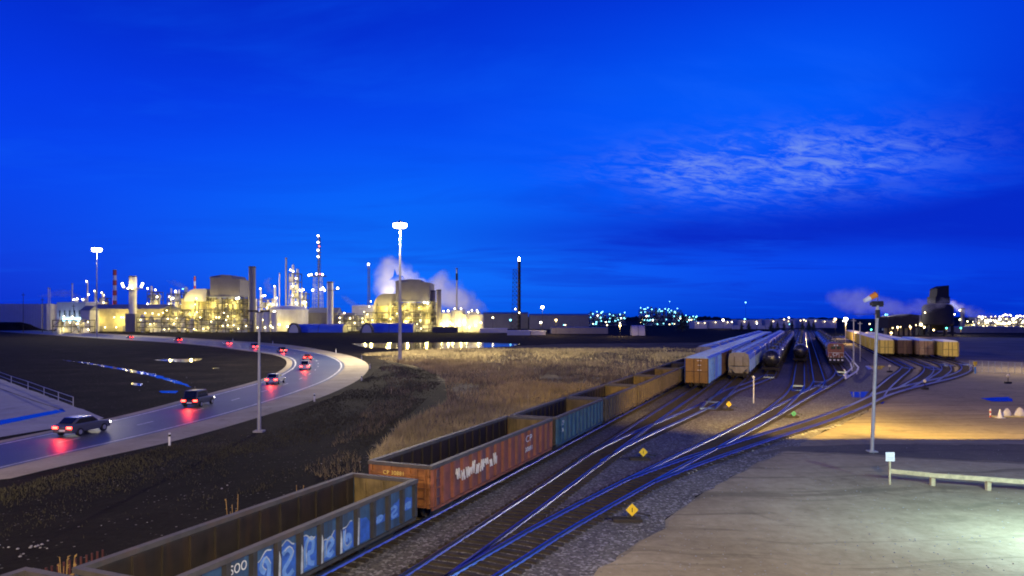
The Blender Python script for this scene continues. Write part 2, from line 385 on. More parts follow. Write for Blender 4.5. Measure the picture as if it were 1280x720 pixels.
# loop road: gravel shoulders, asphalt and markings between two traced kerb lines on the ground
inner = smooth_line([np.array(gp(x,y))[:2] for x,y in [(-349,633),(-90,572),(0,552),(150,521),(240,498),(320,477),(348,466),(360,456),(356,448),(337,442.5),(300,437.5),(250,431.5),(200,427.5),(120,422.5),(0,414.5)]])
outer = smooth_line([np.array(gp(x,y))[:2] for x,y in [(-313,700),(-90,626),(0,602),(100,578),(200,556),(262,540),(320,523),(387,502),(425,487),(452,472),(461,458),(450,449),(425,442),(375,433),(337,429),(275,425),(200,420.5),(100,415.5),(0,411)]])
def resample(L, n):
    d = np.r_[0, np.cumsum(np.linalg.norm(np.diff(L, axis=0), axis=1))]; t = np.linspace(0, d[-1], n)
    return np.c_[np.interp(t, d, L[:,0]), np.interp(t, d, L[:,1])]
NR = 260; RI = resample(inner, NR)
# match every inner point with the nearest outer one, kept in order
RO = np.zeros_like(RI); OO = resample(outer, 900); j = 0; idx = []
for i in range(NR):
    k = j + int(np.argmin(np.linalg.norm(OO[j:j+90]-RI[i], axis=1))); k = max(k, int(899*i/(NR-1)) - 150); j = min(k, 899); idx.append(j)
idx = np.convolve(np.r_[[idx[0]]*12, idx, [899]*12], np.ones(25)/25, 'valid'); idx[-1] = 899
RO = np.c_[np.interp(idx, np.arange(900), OO[:,0]), np.interp(idx, np.arange(900), OO[:,1])]
def strip(name, f0, f1, z, m, i0=0, i1=NR-1):
    b = MB()
    for i in range(i0, i1+1):
        for f in (f0, f1):
            p = RI[i]*(1-f)+RO[i]*f; b.v.append((p[0], p[1], z))
    for i in range(i1-i0): b.f.append((2*i, 2*i+1, 2*i+3, 2*i+2))
    o = b.build(name, m); fix_normals(o)
    if o.data.polygons[0].normal.z < 0: o.data.flip_normals()
    return tag(o, kind='structure')
strip('road_shoulder', -0.02, 1.0, 0.030, M_should)
strip('road', 0.05, 0.70, 0.036, M_asph)
strip('road_marking_edge', 0.085, 0.10, 0.041, M_line); strip('road_marking_edge', 0.655, 0.67, 0.041, M_line)
b = MB()
for i in range(0, NR-3, 4):
    for a, f in ((i,.372),(i,.384),(i+1,.384),(i+1,.372)):
        p = RI[a]*(1-f)+RO[a]*f; b.v.append((p[0], p[1], 0.041))
    k = len(b.v)-4; b.f.append((k,k+1,k+2,k+3))
o = b.build('road_marking_lane', M_line); fix_normals(o); tag(o, kind='structure')
if o.data.polygons[0].normal.z < 0: o.data.flip_normals()
# concrete apron on the left with a wet gutter
sheet('pavement', ipts([(-60,455),(0,474),(60,496),(108,514),(130,523),(100,531),(55,538),(0,547),(-60,558)]), 0.046, M_conc_gr, 0.05, 1.5, 9)
sheet('gutter_water', ipts([(-60,540),(0,526),(78,511.5),(82,515),(0,532),(-60,547)]), 0.052, M_water)
sheet('pavement_crack', ipts([(-10,482),(40,500),(80,513),(81,514.2),(40,501.2),(-10,483)]), 0.052, M_mud)
# water: the pond, the ditch and puddles
sheet('pond', ipts([(440,429.5),(520,428.3),(600,428.3),(652,430),(640,433),(560,436.2),(500,436.2),(452,433.5)]), 0.012, M_water, 0.4, 3, 4)
sheet('ditch_water', ipts([(78,450),(110,453.5),(150,460),(190,467),(225,477),(240,484.5),(222,479.6),(185,468.8),(150,462),(110,454.8)]), 0.012, M_water, 0.15, 1.5, 5)
for k, l in enumerate([[(192,450),(205,449.5),(253,448.5),(250,450.5),(232,453),(205,451.5)], [(200,489),(222,489),(220,492),(202,491.5)], [(265,460),(274,459.5),(272,461),(266,461.5)],
          [(165,479),(178,480),(177,483),(167,482)], [(520,455.8),(560,456),(558,458),(530,458)], [(1062,490),(1100,490),(1093,498),(1065,497)], [(1082,457.5),(1106,457.5),(1102,462),(1085,462)], [(1095,499.5),(1106,500),(1104,505),(1096,505)], [(1150,462),(1158,462),(1157,466),(1150,466)], [(1225,498),(1262,496),(1266,502),(1240,502)]]):
    sheet('puddle_water', ipts(l), 0.044 if k < 8 else 0.030, M_water, 0.10, 0.8, 20+k)

# ------------------------------------------------------------------ railway tracks
def sline(pts): return smooth_line([np.array(rs(r, s))[:2] for r, s in pts], 2.0)
def track(pts, label, ties=0):
    """rail, rail and ties along a centre line given in yard coordinates"""
    L = sline(pts); t = thing('railway_track', label, 'railway track', (float(L[0][0]), float(L[0][1]), 0), 0, 'railway tracks of the yard')
    o0 = L[0]; d = np.gradient(L, axis=0); d /= np.linalg.norm(d, axis=1)[:,None]; nn = np.c_[-d[:,1], d[:,0]]
    for sgn in (1, -1):
        b = MB(); C = L + nn*(0.7535*sgn) - o0; prof = [(-.075,.10),(.075,.10),(.045,.17),(.045,.27),(-.045,.27),(-.045,.17)]; n = len(prof)
        for i in range(len(L)):
            for (u, z) in prof: b.v.append((C[i][0]+nn[i][0]*u, C[i][1]+nn[i][1]*u, z))
        for i in range(len(L)-1):
            for k in range(n): b.f.append((i*n+k, i*n+(k+1)%n, (i+1)*n+(k+1)%n, (i+1)*n+k))
        b.build('rail', M_rail, t)
    dist = np.r_[0, np.cumsum(np.linalg.norm(np.diff(L, axis=0), axis=1))]
    tie0 = None; rest = MB(); cnt = 0
    for q in np.arange(0.3, min(dist[-1], 230), 0.6):
        x = np.interp(q, dist, L[:,0]); y = np.interp(q, dist, L[:,1]); tx = np.interp(q, dist, d[:,0]); ty = np.interp(q, dist, d[:,1])
        if y < 14: continue
        a = atan2(ty, tx) + random.gauss(0, .02)
        if cnt < ties:
            if tie0 is None:
                tb = MB(); tb.box(-.12,.12,-1.27,1.27,-.04,.115); tie0 = tb.build('tie', M_tie, t); o = tie0
            else: o = tie0.copy(); COL.objects.link(o); o.parent = t
            o.location = (x-o0[0], y-o0[1], random.gauss(0,.008)); o.rotation_euler = (0,0,a); cnt += 1
        else:
            ex = Vector((cos(a), sin(a), 0))*0.12; ey = Vector((-sin(a), cos(a), 0))*1.27; c = Vector((x-o0[0], y-o0[1], random.gauss(0,.006)))
            k = len(rest.v)
            for z in (-.04, .115):
                for (i, j) in ((-1,-1),(1,-1),(1,1),(-1,1)): rest.v.append(tuple(c+ex*i+ey*j+Vector((0,0,z))))
            rest.f += [tuple(k+i for i in w) for w in ((4,5,6,7),(0,1,5,4),(1,2,6,5),(2,3,7,6),(3,0,4,7))]
    if rest.v: tag(rest.build('ties', M_tie, t), kind='stuff')
    return t
track([(-17,-5),(-17,60),(-17,200),(-17,420),(-17,620)], 'leftmost yard track, the one carrying the open gondola cars', 30)
track([(-12.6,0),(-12.7,30),(-13,60),(-13,100),(-13,300),(-13,620)], 'straight yard track leading up to the brown boxcar end', 90)
track([(-13,45),(-12.5,54),(-10.9,68),(-9.5,82),(-9.2,94),(-9.2,300),(-9.2,620)], 'yard track that branches off toward the white covered hopper end', 30)
track([(-9.4,84),(-8.6,97),(-6.4,112),(-5.3,124),(-5.2,140),(-5.2,350),(-5.2,620)], 'yard track under the nearer line of black tank cars')
track([(-12.6,6),(-12.1,14),(-10.9,25),(-10.2,31),(-8.3,43),(-5.3,60),(-3.2,72.4),(0.2,94),(1.9,104),(4.6,121),(5.8,136),(6,150),(6,400),(6,620)], 'long lead track curving right up to the red locomotive', 90)
track([(-8.6,41),(-6.6,48),(-2.6,60),(1.5,71.7),(5.2,84),(8.6,97),(12.5,108.5),(17,120),(22,133),(27,150),(29.8,168),(30.2,190),(30.2,420)], 'rightmost lead track sweeping past the muddy lot to the far right boxcars', 40)
track([(-3.2,72.4),(-2.2,83),(-1.3,94),(-.8,106),(-.7,120),(-.7,350),(-.7,620)], 'yard track under the second line of black tank cars')
track([(-.6,89),(1.2,102),(2.0,114),(2.1,126),(2.1,350),(2.1,620)], 'empty yard track between the tank cars and the red locomotive')
track([(8,95),(9.8,107),(13.5,128),(17.4,150),(18.4,168),(18.4,300),(18.4,420)], 'track curving up to the yellow boxcar line')
track([(12.5,108.5),(15,119),(19,137),(22,156),(22.4,172),(22.4,420)], 'track curving up to the brown boxcar beside the yellow line')
track([(17,120),(19.5,130),(24,150),(26.1,167),(26.3,185),(26.3,420)], 'track curving up to the tan boxcar of the right hand pair')

# ------------------------------------------------------------------ rolling stock
RZ = pi/2 - TH
def place(o, r, s): o.location = rs(r, s); o.rotation_euler = (0, 0, RZ)
def bogie(parent, x, wheels=True):
    b = MB()
    for y in (-1.02, 1.02):
        b.prism([(x-1.15,.55),(x-.75,.36),(x+.75,.36),(x+1.15,.55),(x+1.15,.78),(x+.4,.92),(x-.4,.92),(x-1.15,.78)], 'y', y-.09, y+.09)
    b.box(x-.22,x+.22,-1.0,1.0,.55,.95)
    for a in (-.87,.87): b.tube((x+a,-.9,.69),(x+a,.9,.69),.07,n=6)
    bo = b.build('bogie', M_black, parent)
    if wheels:
        for a in (-.87,.87):
            for y in (-.75,.75):
                w = MB(); w.tube((x+a,y-.07,.70),(x+a,y+.07,.70),.43,n=18)
                w.tube((x+a,y-.11*(1 if y<0 else -1)-.02,.70),(x+a,y-.11*(1 if y<0 else -1)+.02,.70),.2,n=10)
                w.build('wheel', M_wheel, bo, True)
    return bo
def couplers(parent, L):
    for sg in (-1,1):
        c = MB(); c.box(min(sg*(L/2-.3),sg*(L/2+.35)),max(sg*(L/2-.3),sg*(L/2+.35)),-.11,.11,.78,1.0); c.box(sg*(L/2+.35)-.12,sg*(L/2+.35)+.12,-.2,.2,.72,1.06); c.build('coupler', M_black, parent)
def ladder(parent, x, y, z0, z1, along, m, w=.42):
    b = MB(); n = max(2, int((z1-z0)/.36))
    for sg in (-w/2, w/2):
        p = (x+sg, y) if along == 'x' else (x, y+sg); b.bar((*p,z0),(*p,z1),.05)
    for i in range(n+1):
        z = z0+(z1-z0)*i/n
        b.bar((x-w/2,y,z),(x+w/2,y,z),.04) if along == 'x' else b.bar((x,y-w/2,z),(x,y+w/2,z),.04)
    return b.build('ladder', m, parent)
def gondola(L, top, side_m, rib_m, end_m, in_m, label, nribs=13, load=None, group='open gondola cars'):
    t = thing('gondola_car', label, 'gondola car', group=group); hl = L/2; z0 = 1.0; w = 1.55
    b = MB(); b.box(-hl,hl,-w-.02,-w+.06,z0,top-.16); b.box(-hl,hl,w-.06,w+.02,z0,top-.16); b.build('side_wall', side_m, t)
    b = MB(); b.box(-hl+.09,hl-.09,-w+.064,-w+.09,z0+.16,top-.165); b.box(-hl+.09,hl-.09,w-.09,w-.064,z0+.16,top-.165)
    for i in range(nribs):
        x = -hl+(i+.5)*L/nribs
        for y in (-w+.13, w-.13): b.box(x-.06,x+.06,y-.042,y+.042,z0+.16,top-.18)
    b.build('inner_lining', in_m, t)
    for sg in (-1,1):
        e = MB(); xx = sorted((sg*(hl+.004), sg*(hl+.08))); e.box(xx[0],xx[1],-w,w,z0,top-.16)
        xo = sorted((sg*(hl+.08), sg*(hl+.15)))
        for z in (z0+.1, z0+(top-z0)*.42, z0+(top-z0)*.72): e.box(xo[0],xo[1],-w,w,z,z+.10)
        for y in (-w+.06,-.5,.5,w-.06): e.box(xo[0],xo[1]-.003,y-.06,y+.06,z0+.003,top-.163)
        e.build('end_wall', end_m, t)
        xi = sorted((sg*(hl-.03), sg*(hl-.002)))
        i_ = MB(); i_.box(xi[0],xi[1],-w+.09,w-.09,z0+.16,top-.165)
        for y in (-.9,0,.9): i_.box(xi[0]-.05*(sg>0),xi[1]+.05*(sg<0),y-.07,y+.07,z0+.16,top-.2)
        i_.build('end_lining', in_m if sg < 0 else MATS.get('ochre_lining', in_m), t)
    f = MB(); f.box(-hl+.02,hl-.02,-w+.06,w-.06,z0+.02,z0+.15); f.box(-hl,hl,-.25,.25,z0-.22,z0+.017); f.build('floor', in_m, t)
    c = MB()
    for y in (-w-.03, w+.03): c.box(-hl-.12,hl+.12,y-.12,y+.12,top-.158,top)
    for x in (-hl-.04, hl+.04): c.box(x-.11,x+.11,-w+.092,w-.092,top-.156,top-.004)
    c.build('top_chord', MATS['chord_grey'], t)
    for i in range(nribs+1):
        x = -hl+i*L/nribs; x = min(max(x,-hl+.06),hl-.06)
        r = MB(); r.prism([(x-.14,-w-.021),(x-.09,-w-.15),(x+.09,-w-.15),(x+.14,-w-.021)], 'z', z0+.05, top-.16); fix_normals(r.build('side_rib', rib_m, t))
    sl = MB()
    for y in (-w-.06, w+.06): sl.box(-hl,hl,y-.038,y+.038,z0-.12,z0-.002)
    for i in range(nribs+1):
        x = -hl+i*L/nribs; x = min(max(x,-hl+.06),hl-.06); sl.box(x-.1,x+.1,w+.022,w+.14,z0+.02,top-.17)
    sl.build('side_sill', rib_m, t)
    if load:
        ld = MB(); nx, ny = 40, 8; rnd = random.Random(len(label)); b0 = 0
        for i in range(nx+1):
            for j in range(ny+1):
                ld.v.append((-hl+.12+(L-.24)*i/nx, -w+.18+(2*w-.36)*j/ny, z0+.2+load*(.5+.5*rnd.random())*(1 if 0<j<ny else .4)))
        for i in range(nx):
            for j in range(ny): ld.f.append((i*(ny+1)+j,(i+1)*(ny+1)+j,(i+1)*(ny+1)+j+1,i*(ny+1)+j+1))
        tag(ld.build('rubble', M_rust, t), kind='stuff')
    bogie(t,-hl+1.9); bogie(t,hl-1.9); couplers(t,L+.1)
    ladder(t,-hl+.35,-w-.19,z0+.05,top-.2,'x',rib_m); ladder(t,-hl-.19,-w+.4,z0+.05,top-.2,'y',end_m)
    return t
mat('chord_grey', (0.065, 0.06, 0.06), 0.7, var=0.3, dirt=(0.10,0.06,0.04), dirt_amt=0.5)
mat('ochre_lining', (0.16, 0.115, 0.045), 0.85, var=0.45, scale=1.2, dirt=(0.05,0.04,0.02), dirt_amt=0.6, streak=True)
M_gblue = mat('faded_blue_steel', (0.03, 0.075, 0.16), 0.6, var=0.35, dirt=(0.03,0.025,0.025), dirt_amt=0.6, streak=True)
M_gblk = mat('sooty_rib', (0.035, 0.035, 0.036), 0.75, var=0.4, dirt=(0.08,0.05,0.03), dirt_amt=0.4)
M_gred = mat('oxide_red', (0.20, 0.060, 0.045), 0.6, var=0.35, dirt=(0.055,0.05,0.075), dirt_amt=0.75, streak=True)
M_gredr = mat('oxide_red_rib', (0.24, 0.075, 0.040), 0.6, var=0.3, dirt=(0.09,0.05,0.04), dirt_amt=0.5, streak=True)
M_gend = mat('orange_rust_end', (0.30, 0.115, 0.030), 0.7, var=0.3, dirt=(0.09,0.04,0.02), dirt_amt=0.55, streak=True)
M_gteal = mat('teal_steel', (0.025, 0.085, 0.14), 0.6, var=0.35, dirt=(0.04,0.03,0.03), dirt_amt=0.5, streak=True)
M_gbrn = mat('brown_steel', (0.105, 0.075, 0.048), 0.7, var=0.35, dirt=(0.05,0.035,0.025), dirt_amt=0.5, streak=True)
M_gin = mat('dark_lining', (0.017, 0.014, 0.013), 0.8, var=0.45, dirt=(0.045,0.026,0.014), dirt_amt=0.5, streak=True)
def span(t, s0, s1, r=-17.0): place(t, r, (s0+s1)/2)
t = gondola(15.6, 3.05, M_gbrn, M_gbrn, M_gend, M_gin, 'nearest open gondola car, cut off by the lower left corner of the picture'); span(t, -3.4, 12.2)
gb = gondola(12.9, 2.62, M_gblue, M_gblk, M_gblue, M_gin, 'dark blue gondola car with pale blue graffiti and the letters SOO', 12, load=.12); span(gb, 13.7, 26.6)
gr_ = gondola(16.2, 2.92, M_gred, M_gredr, M_gend, M_gin, 'rust red gondola car with an orange end wall lettered CP 30881', 16); span(gr_, 28.1, 44.3)
gt = gondola(11.6, 2.88, M_gteal, M_gteal, M_gbrn, M_gin, 'dull teal gondola car just behind the rust red one', 12, load=.5); span(gt, 45.4, 57.0)
t = gondola(11.6, 2.86, M_gbrn, M_gbrn, M_gbrn, M_gin, 'brown gondola car coupled behind the teal one', 12, load=.4); span(t, 58.2, 69.8)
gp0 = t
for k, (s0, lab) in enumerate([(71, 'dark brown gondola car, fourth behind the rust red one'), (83.8, 'dark gondola car hidden partly by the brown boxcar end'), (96.6,'gondola car behind the boxcar, next to last of the open cars'), (109.4,'last open gondola car, ahead of the first pale hopper car')]):
    c = copy_tree(gp0); c['label'] = lab; span(c, s0, s0+11.6)
RS = (pi/2, 0, 0); RE = (pi/2, 0, -pi/2)
# writing on the open cars
text('SOO', .40, gb, M_letter, (-4.13,-1.577,2.02), RS, squeeze=.78); text('64871', .38, gb, M_letter, (-4.13,-1.577,1.52), RS, squeeze=.55)
text('CP 30881', .26, gr_, M_lettery, (-8.26,.85,2.38), RE)
text('CP', .55, gr_, M_letter, (3.2,-1.725,2.12), RS, squeeze=1.5); text('30881', .40, gr_, M_letter, (3.1,-1.725,1.55), RS, squeeze=1.2)
text('CP', .45, gt, M_letter, (-5.0,-1.725,2.2), RS, squeeze=.9); text('30', .40, gt, M_letter, (-5.0,-1.725,1.75), RS, squeeze=.9)
wr = MB()                                          # worn white scrawl along the red car
rnd = random.Random(5); x = -5.9
for i in range(9):
    h = .16+.16*rnd.random(); z = 1.98+.03*i*0
    pts = [(x+.42*(u/7), -1.705, z+h*sin(u*1.6+i)+.1*cos(i*2.2)) for u in range(8)]
    for a, c in zip(pts[:-1], pts[1:]): wr.bar(a, c, .05, .055)
    x += .55
wr.build('worn_lettering', M_letter, gr_)
# graffiti on the blue car: fat rounded letters, one or two to a panel
M_gf = [mat('graffiti_blue', (0.030, 0.105, 0.44), 0.5, var=0.35, scale=3), mat('graffiti_pale', (0.14, 0.29, 0.62), 0.5, var=0.3, scale=3), mat('graffiti_white', (0.40, 0.44, 0.46), 0.6, var=0.4, scale=3)]
fill, pale, line_ = MB(), MB(), MB(); rnd = random.Random(11); PW = 12.9/12
STROKES = [[(.9,.85),(.45,1),(.1,.8),(.35,.55),(.8,.42),(.85,.12),(.4,0),(.1,.15)], [(.2,1),(.1,.4),(.35,0),(.85,.15),(.8,.6),(.45,.7),(.4,.4)], [(.1,.1),(.2,.8),(.6,1),(.9,.7),(.5,.45),(.3,.25),(.6,.05),(.9,.2)],
           [(.15,.05),(.1,.6),(.4,1),(.85,.9),(.75,.5),(.4,.5),(.5,.15),(.9,.05)], [(.1,.9),(.5,1),(.85,.75),(.5,.5),(.15,.3),(.4,0),(.9,.15)], [(.5,.55),(.2,.75),(.5,1),(.85,.7),(.7,.2),(.3,.0),(.1,.3)]]
def stroke(mb, pts, w, y):
    L = smooth_line([np.array(p) for p in pts], .12)
    for i in range(len(L)-1):
        a, c = L[i], L[i+1]; d = (c-a)/max(1e-6, np.linalg.norm(c-a)); nn = np.array([-d[1], d[0]])*w/2; e = d*w*.2
        k = len(mb.v); mb.v += [(q[0], y-.0004*(i%2), q[1]) for q in (a-e-nn, c+e-nn, c+e+nn, a-e+nn)]; mb.f.append((k,k+1,k+2,k+3))
for i in range(3, 12):
    x0 = -6.45+i*PW+.15; x1 = x0+PW-.30; big = i < 8; fill, pale, line_ = MB(), MB(), MB()
    zb, zt_ = (1.06, 1.06+(1.28 if i < 6 else .98)) if i < 9 else (1.35+.1*(i%2), 2.12-.12*(i%2))
    top_ = [(x0+(x1-x0)*u, zt_-.16+.13*sin(u*3.1+i*1.7)+.05*sin(u*9+i)) for u in np.linspace(1,0,9)]
    fill.v += [(p[0], -1.5735, p[1]) for p in [(x0,zb),(x1,zb)]+top_]; k = len(fill.v)-11; fill.f.append(tuple(range(k, k+11)))
    S = STROKES[(i*5+2)%6]; P = [(x0+.10+(x1-x0-.2)*u, zb+.08+(zt_-zb-.36)*v) for u, v in S]
    if i != 8: stroke(pale, P, .17 if big else .12, -1.5755)
    if big: stroke(line_, [(p[0]+.07, p[1]+.06) for p in P[:4]], .035, -1.578); stroke(line_, top_[1:-1], .045, -1.5785)
    if i < 8:
        xr = -6.45+(i+1)*PW; line_.v += [(xr-.07,-1.7035,1.1),(xr+.03+.05*rnd.random(),-1.7035,1.1),(xr+.06,-1.7035,1.5+.7*rnd.random()),(xr-.02,-1.7035,1.9+.3*rnd.random())]; k = len(line_.v)-4; line_.f.append((k,k+1,k+2,k+3))
    gf = fill.build('graffiti', M_gf[0], gb)
    if pale.v: pale.build('graffiti_highlight', M_gf[1], gf)
    if line_.v: line_.build('graffiti_outline', M_gf[2], gf)

def boxcar(name_col, side_m, end_m, roof_m, label, L=15.2, top=4.45, group='boxcars'):
    t = thing('boxcar', label, 'boxcar', group=group); hl = L/2; w = 1.5; z0 = 1.05
    b = MB(); b.box(-hl+.03,hl-.03,-w,w,z0,top-.18)
    for y in (-w-.035, w+.035):
        for k in range(5): b.box(-hl+.06,hl-.06,y-.033,y+.033,z0+.1+k*.74,z0+.16+k*.74)
        for x in np.linspace(-hl+.12,hl-.12,15): b.box(x-.035,x+.035,y-.03,y+.03,z0+.005,top-.185)
    b.build('body', side_m, t)
    for sg in (-1,1):
        e = MB(); x = sg*hl; e.box(min(x-.028*sg,x+.02*sg),max(x-.028*sg,x+.02*sg),-w+.004,w-.004,z0+.004,top-.2)
        for k in range(9): e.box(min(x+.02*sg,x+.09*sg),max(x+.02*sg,x+.09*sg),-w+.1,w-.1,z0+.14+k*.345,z0+.30+k*.345)
        ew = e.build('end_wall', end_m, t); e = MB()
        for y in (-w+.05,-.35,.35,w-.05): e.box(min(x+.022*sg,x+.115*sg),max(x+.022*sg,x+.115*sg),y-.045,y+.045,z0+.008,top-.21)
        e.box(min(x+.022*sg,x+.12*sg),max(x+.022*sg,x+.12*sg),-w+.1,w-.1,z0+1.45,z0+1.53)
        e.build('end_post', M_rust, ew)
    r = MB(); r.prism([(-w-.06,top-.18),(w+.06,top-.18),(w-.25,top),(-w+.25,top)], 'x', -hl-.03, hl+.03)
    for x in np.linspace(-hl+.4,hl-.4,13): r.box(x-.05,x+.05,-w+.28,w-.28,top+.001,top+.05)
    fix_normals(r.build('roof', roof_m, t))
    for y in (-w-.10, w+.10):
        d = MB(); d.box(-1.5,1.5,y-.028,y+.028,z0+.06,top-.3)
        for k in range(4): d.box(-1.45,1.45,y-.05,y+.05,z0+.3+k*.8,z0+.38+k*.8)
        d.build('door', side_m, t)
    u = MB(); u.box(-hl,hl,-.35,.35,.85,z0-.003); u.box(-hl,hl,-w-.05,-w+.12,z0-.16,z0-.003); u.box(-hl,hl,w-.12,w+.05,z0-.16,z0-.003); u.build('underframe', M_black, t)
    bogie(t,-hl+2.0); bogie(t,hl-2.0); couplers(t,L)
    ladder(t,-hl-.15,-w+.35,z0,top-.3,'y',end_m); ladder(t,-hl+.4,-w-.12,z0,top-.4,'x',side_m)
    return t
def lathe_loft(sections):
    b = MB(); n = len(sections[0])
    for s in sections: b.v += s
    for i in range(len(sections)-1):
        for k in range(n): b.f.append((i*n+k, i*n+(k+1)%n, (i+1)*n+(k+1)%n, (i+1)*n+k))
    b.f += [tuple(range(n)), tuple((len(sections)-1)*n+n-1-i for i in range(n))]
    return b
M_hop = mat('hopper_sky_tint', (0.20, 0.38, 0.76), 0.45, var=0.12, dirt=(0.20,0.20,0.22), dirt_amt=0.35, streak=True)  # sky's blue light mixed into the body colour of pale cars
M_hopend = mat('hopper_end', (0.34, 0.31, 0.24), 0.65, var=0.15, dirt=(0.13,0.10,0.07), dirt_amt=0.55, streak=True)
def hopper(label, L=15.6, top=4.45, group='covered hopper cars'):
    t = thing('covered_hopper', label, 'hopper car', group=group); hl = L/2; w = 1.55
    def sec(x, zb):
        pts = []
        for a in np.linspace(-1,1,13): pts.append((x, 1.45*math.copysign(abs(sin(a*pi/2))**.8, a), top-.12-.55*(1-cos(a*pi/2))**1.2))
        pts = [(x,-w,zb)]+[(x,-w-.0,top-1.25)]+pts+[(x,w,top-1.25),(x,w,zb)]
        return pts
    b = lathe_loft([sec(-hl+.5,2.2), sec(-hl+1.6,1.3), sec(hl-1.6,1.3), sec(hl-.5,2.2)]); fix_normals(b.build('body', M_hop, t, True))
    for sg in (-1,1):
        e = MB(); x = sg*(hl-.46); o_ = [(q[1]*.985, q[2]*.995) for q in sec(0,2.2)]
        e.prism(o_, 'x', min(x,x+.05*sg), max(x,x+.05*sg))
        xa, xb = min(x+.052*sg,x+.12*sg), max(x+.052*sg,x+.12*sg)
        for y in (-1.2,0,1.2): e.box(xa,xb,y-.05,y+.05,1.2,top-.5)
        e.box(xa,xb-.004,-1.45,1.45,2.75,2.83)
        ep = MB()
        for y in (-1.42,-.62,.62,1.42): ep.box(xa,xb+.003,y-.035,y+.035,2.25,top-.75)
        ep.box(xa,xb+.002,-1.4,1.4,2.2,2.29)
        e.prism([(-1.4,2.15),(1.4,2.15),(.5,1.15),(-.5,1.15)], 'x', min(x+.1*sg,x+.16*sg), max(x+.1*sg,x+.16*sg))
        for y in (-1.35,1.35): e.bar((sg*(hl-.1),y,1.1),(x,y,2.4),.07)
        ew = fix_normals(e.build('end_wall', M_hopend, t)); ep.build('end_post', M_rust, ew)
    r = MB()
    for x in np.linspace(-hl+1.2,hl-1.2,12):
        for y in (-w-.03,w+.03): r.box(x-.045,x+.045,y-.03,y+.03,1.35,top-1.2)
    r.build('side_posts', M_hop, t)
    h = MB(); h.box(-hl+1,hl-1,-.32,.32,top-.12,top+.02)
    for x in np.linspace(-hl+1.6,hl-1.6,8): h.box(x-.5,x+.5,-.38,.38,top+.021,top+.07)
    h.build('roof_hatch', M_hop, t)
    wk = MB()
    for y in (-.85,.85): wk.box(-hl+.3,hl-.3,y-.22,y+.22,top-.10,top-.06)
    wk.build('roof_walkway', M_steel, t)
    for x in (-4.2,-1.4,1.4,4.2):
        o = MB(); o.v = [(x-1.25,-1.4,1.3),(x+1.25,-1.4,1.3),(x+1.25,1.4,1.3),(x-1.25,1.4,1.3),(x-.35,-.5,.55),(x+.35,-.5,.55),(x+.35,.5,.55),(x-.35,.5,.55)]
        o.f = [(0,1,5,4),(1,2,6,5),(2,3,7,6),(3,0,4,7),(4,5,6,7)]; fix_normals(o.build('discharge_chute', M_hopend, t))
    u = MB(); u.box(-hl,hl,-.2,.2,.8,1.1)
    for y in (-w+.05,w-.05): u.box(-hl,hl,y-.06,y+.06,1.05,1.28)
    for sg in (-1,1): u.box(min(sg*(hl-.1),sg*hl),max(sg*(hl-.1),sg*hl),-w,w,.85,1.2)
    u.build('underframe', M_black, t)
    bogie(t,-hl+1.7); bogie(t,hl-1.7); couplers(t,L); ladder(t,-hl+.34,-1.2,1.1,top-.35,'y',M_hopend); ladder(t,-hl+.34,1.2,1.1,top-.35,'y',M_hopend)
    return t
M_tank = mat('black_tank', (0.018, 0.018, 0.020), 0.28, var=0.3, dirt=(0.05,0.045,0.04), dirt_amt=0.35, coat=0.3)
def tankcar(label, L=16.4, group='black tank cars'):
    t = thing('tank_car', label, 'tank car', group=group); hl = L/2; R = 1.45; zc_ = 2.62
    prof = [(.01,-hl+.45),(.7,-hl+.5),(1.15,-hl+.68),(1.38,-hl+.95),(R,-hl+1.3),(R,hl-1.3),(1.38,hl-.95),(1.15,hl-.68),(.7,hl-.5),(.01,hl-.45)]
    b = MB(); b.lathe(prof,(0,0,zc_),28,'x'); fix_normals(b.build('barrel', M_tank, t, True))
    for x in (-hl+2.2,-2.2,2.2,hl-2.2):
        bd = MB(); bd.lathe([(R+.004,x-.06),(R+.03,x-.06),(R+.03,x+.06),(R+.004,x+.06)],(0,0,zc_),28,'x'); fix_normals(bd.build('tank_band', M_tank, t))
    d = MB(); d.tube((0,0,zc_+R-.06),(0,0,zc_+R+.35),.55,n=14); d.tube((0,0,zc_+R+.35),(0,0,zc_+R+.42),.62,n=14); d.build('manway_dome', M_tank, t, True)
    p = MB(); p.box(-1.6,1.6,-1.0,-.66,zc_+R-.12,zc_+R-.08); p.box(-1.6,1.6,.66,1.0,zc_+R-.12,zc_+R-.08)
    for y in (-1.0,1.0):
        for x in (-1.6,0,1.6): p.bar((x,y,zc_+R-.1),(x,y,zc_+R+.85),.05)
        p.bar((-1.6,y,zc_+R+.85),(1.6,y,zc_+R+.85),.05)
    p.build('platform', M_black, t)
    u = MB(); u.box(-hl,hl,-.3,.3,.85,1.2)
    for sg in (-1,1):
        xa,xb = sorted((sg*(hl-2.2),sg*(hl-.1))); u.box(xa,xb,-1.4,1.4,1.0,1.12); u.box(*sorted((sg*(hl-.12),sg*hl)),-1.5,1.5,.82,1.15)
        for y in (-1.4,1.4): u.bar((sg*(hl-.2),y,1.12),(sg*(hl-.2),y,1.95),.05)
        u.bar((sg*(hl-.2),-1.4,1.95),(sg*(hl-.2),1.4,1.95),.05)
        u.prism([(-1.2,1.2),(1.2,1.2),(1.32,1.9),(-1.32,1.9)],'x',sg*(hl-2.6)-.15,sg*(hl-2.6)+.15)
    u.build('underframe', M_black, t)
    bogie(t,-hl+1.8); bogie(t,hl-1.8); couplers(t,L); ladder(t,0,-R-.15,1.0,zc_+R,'x',M_black)
    pl = MB(); pl.box(-hl+.47,-hl+.475,-.5,.5,zc_+.35,zc_+.42); pl.build('placard', M_steel, t)
    return t
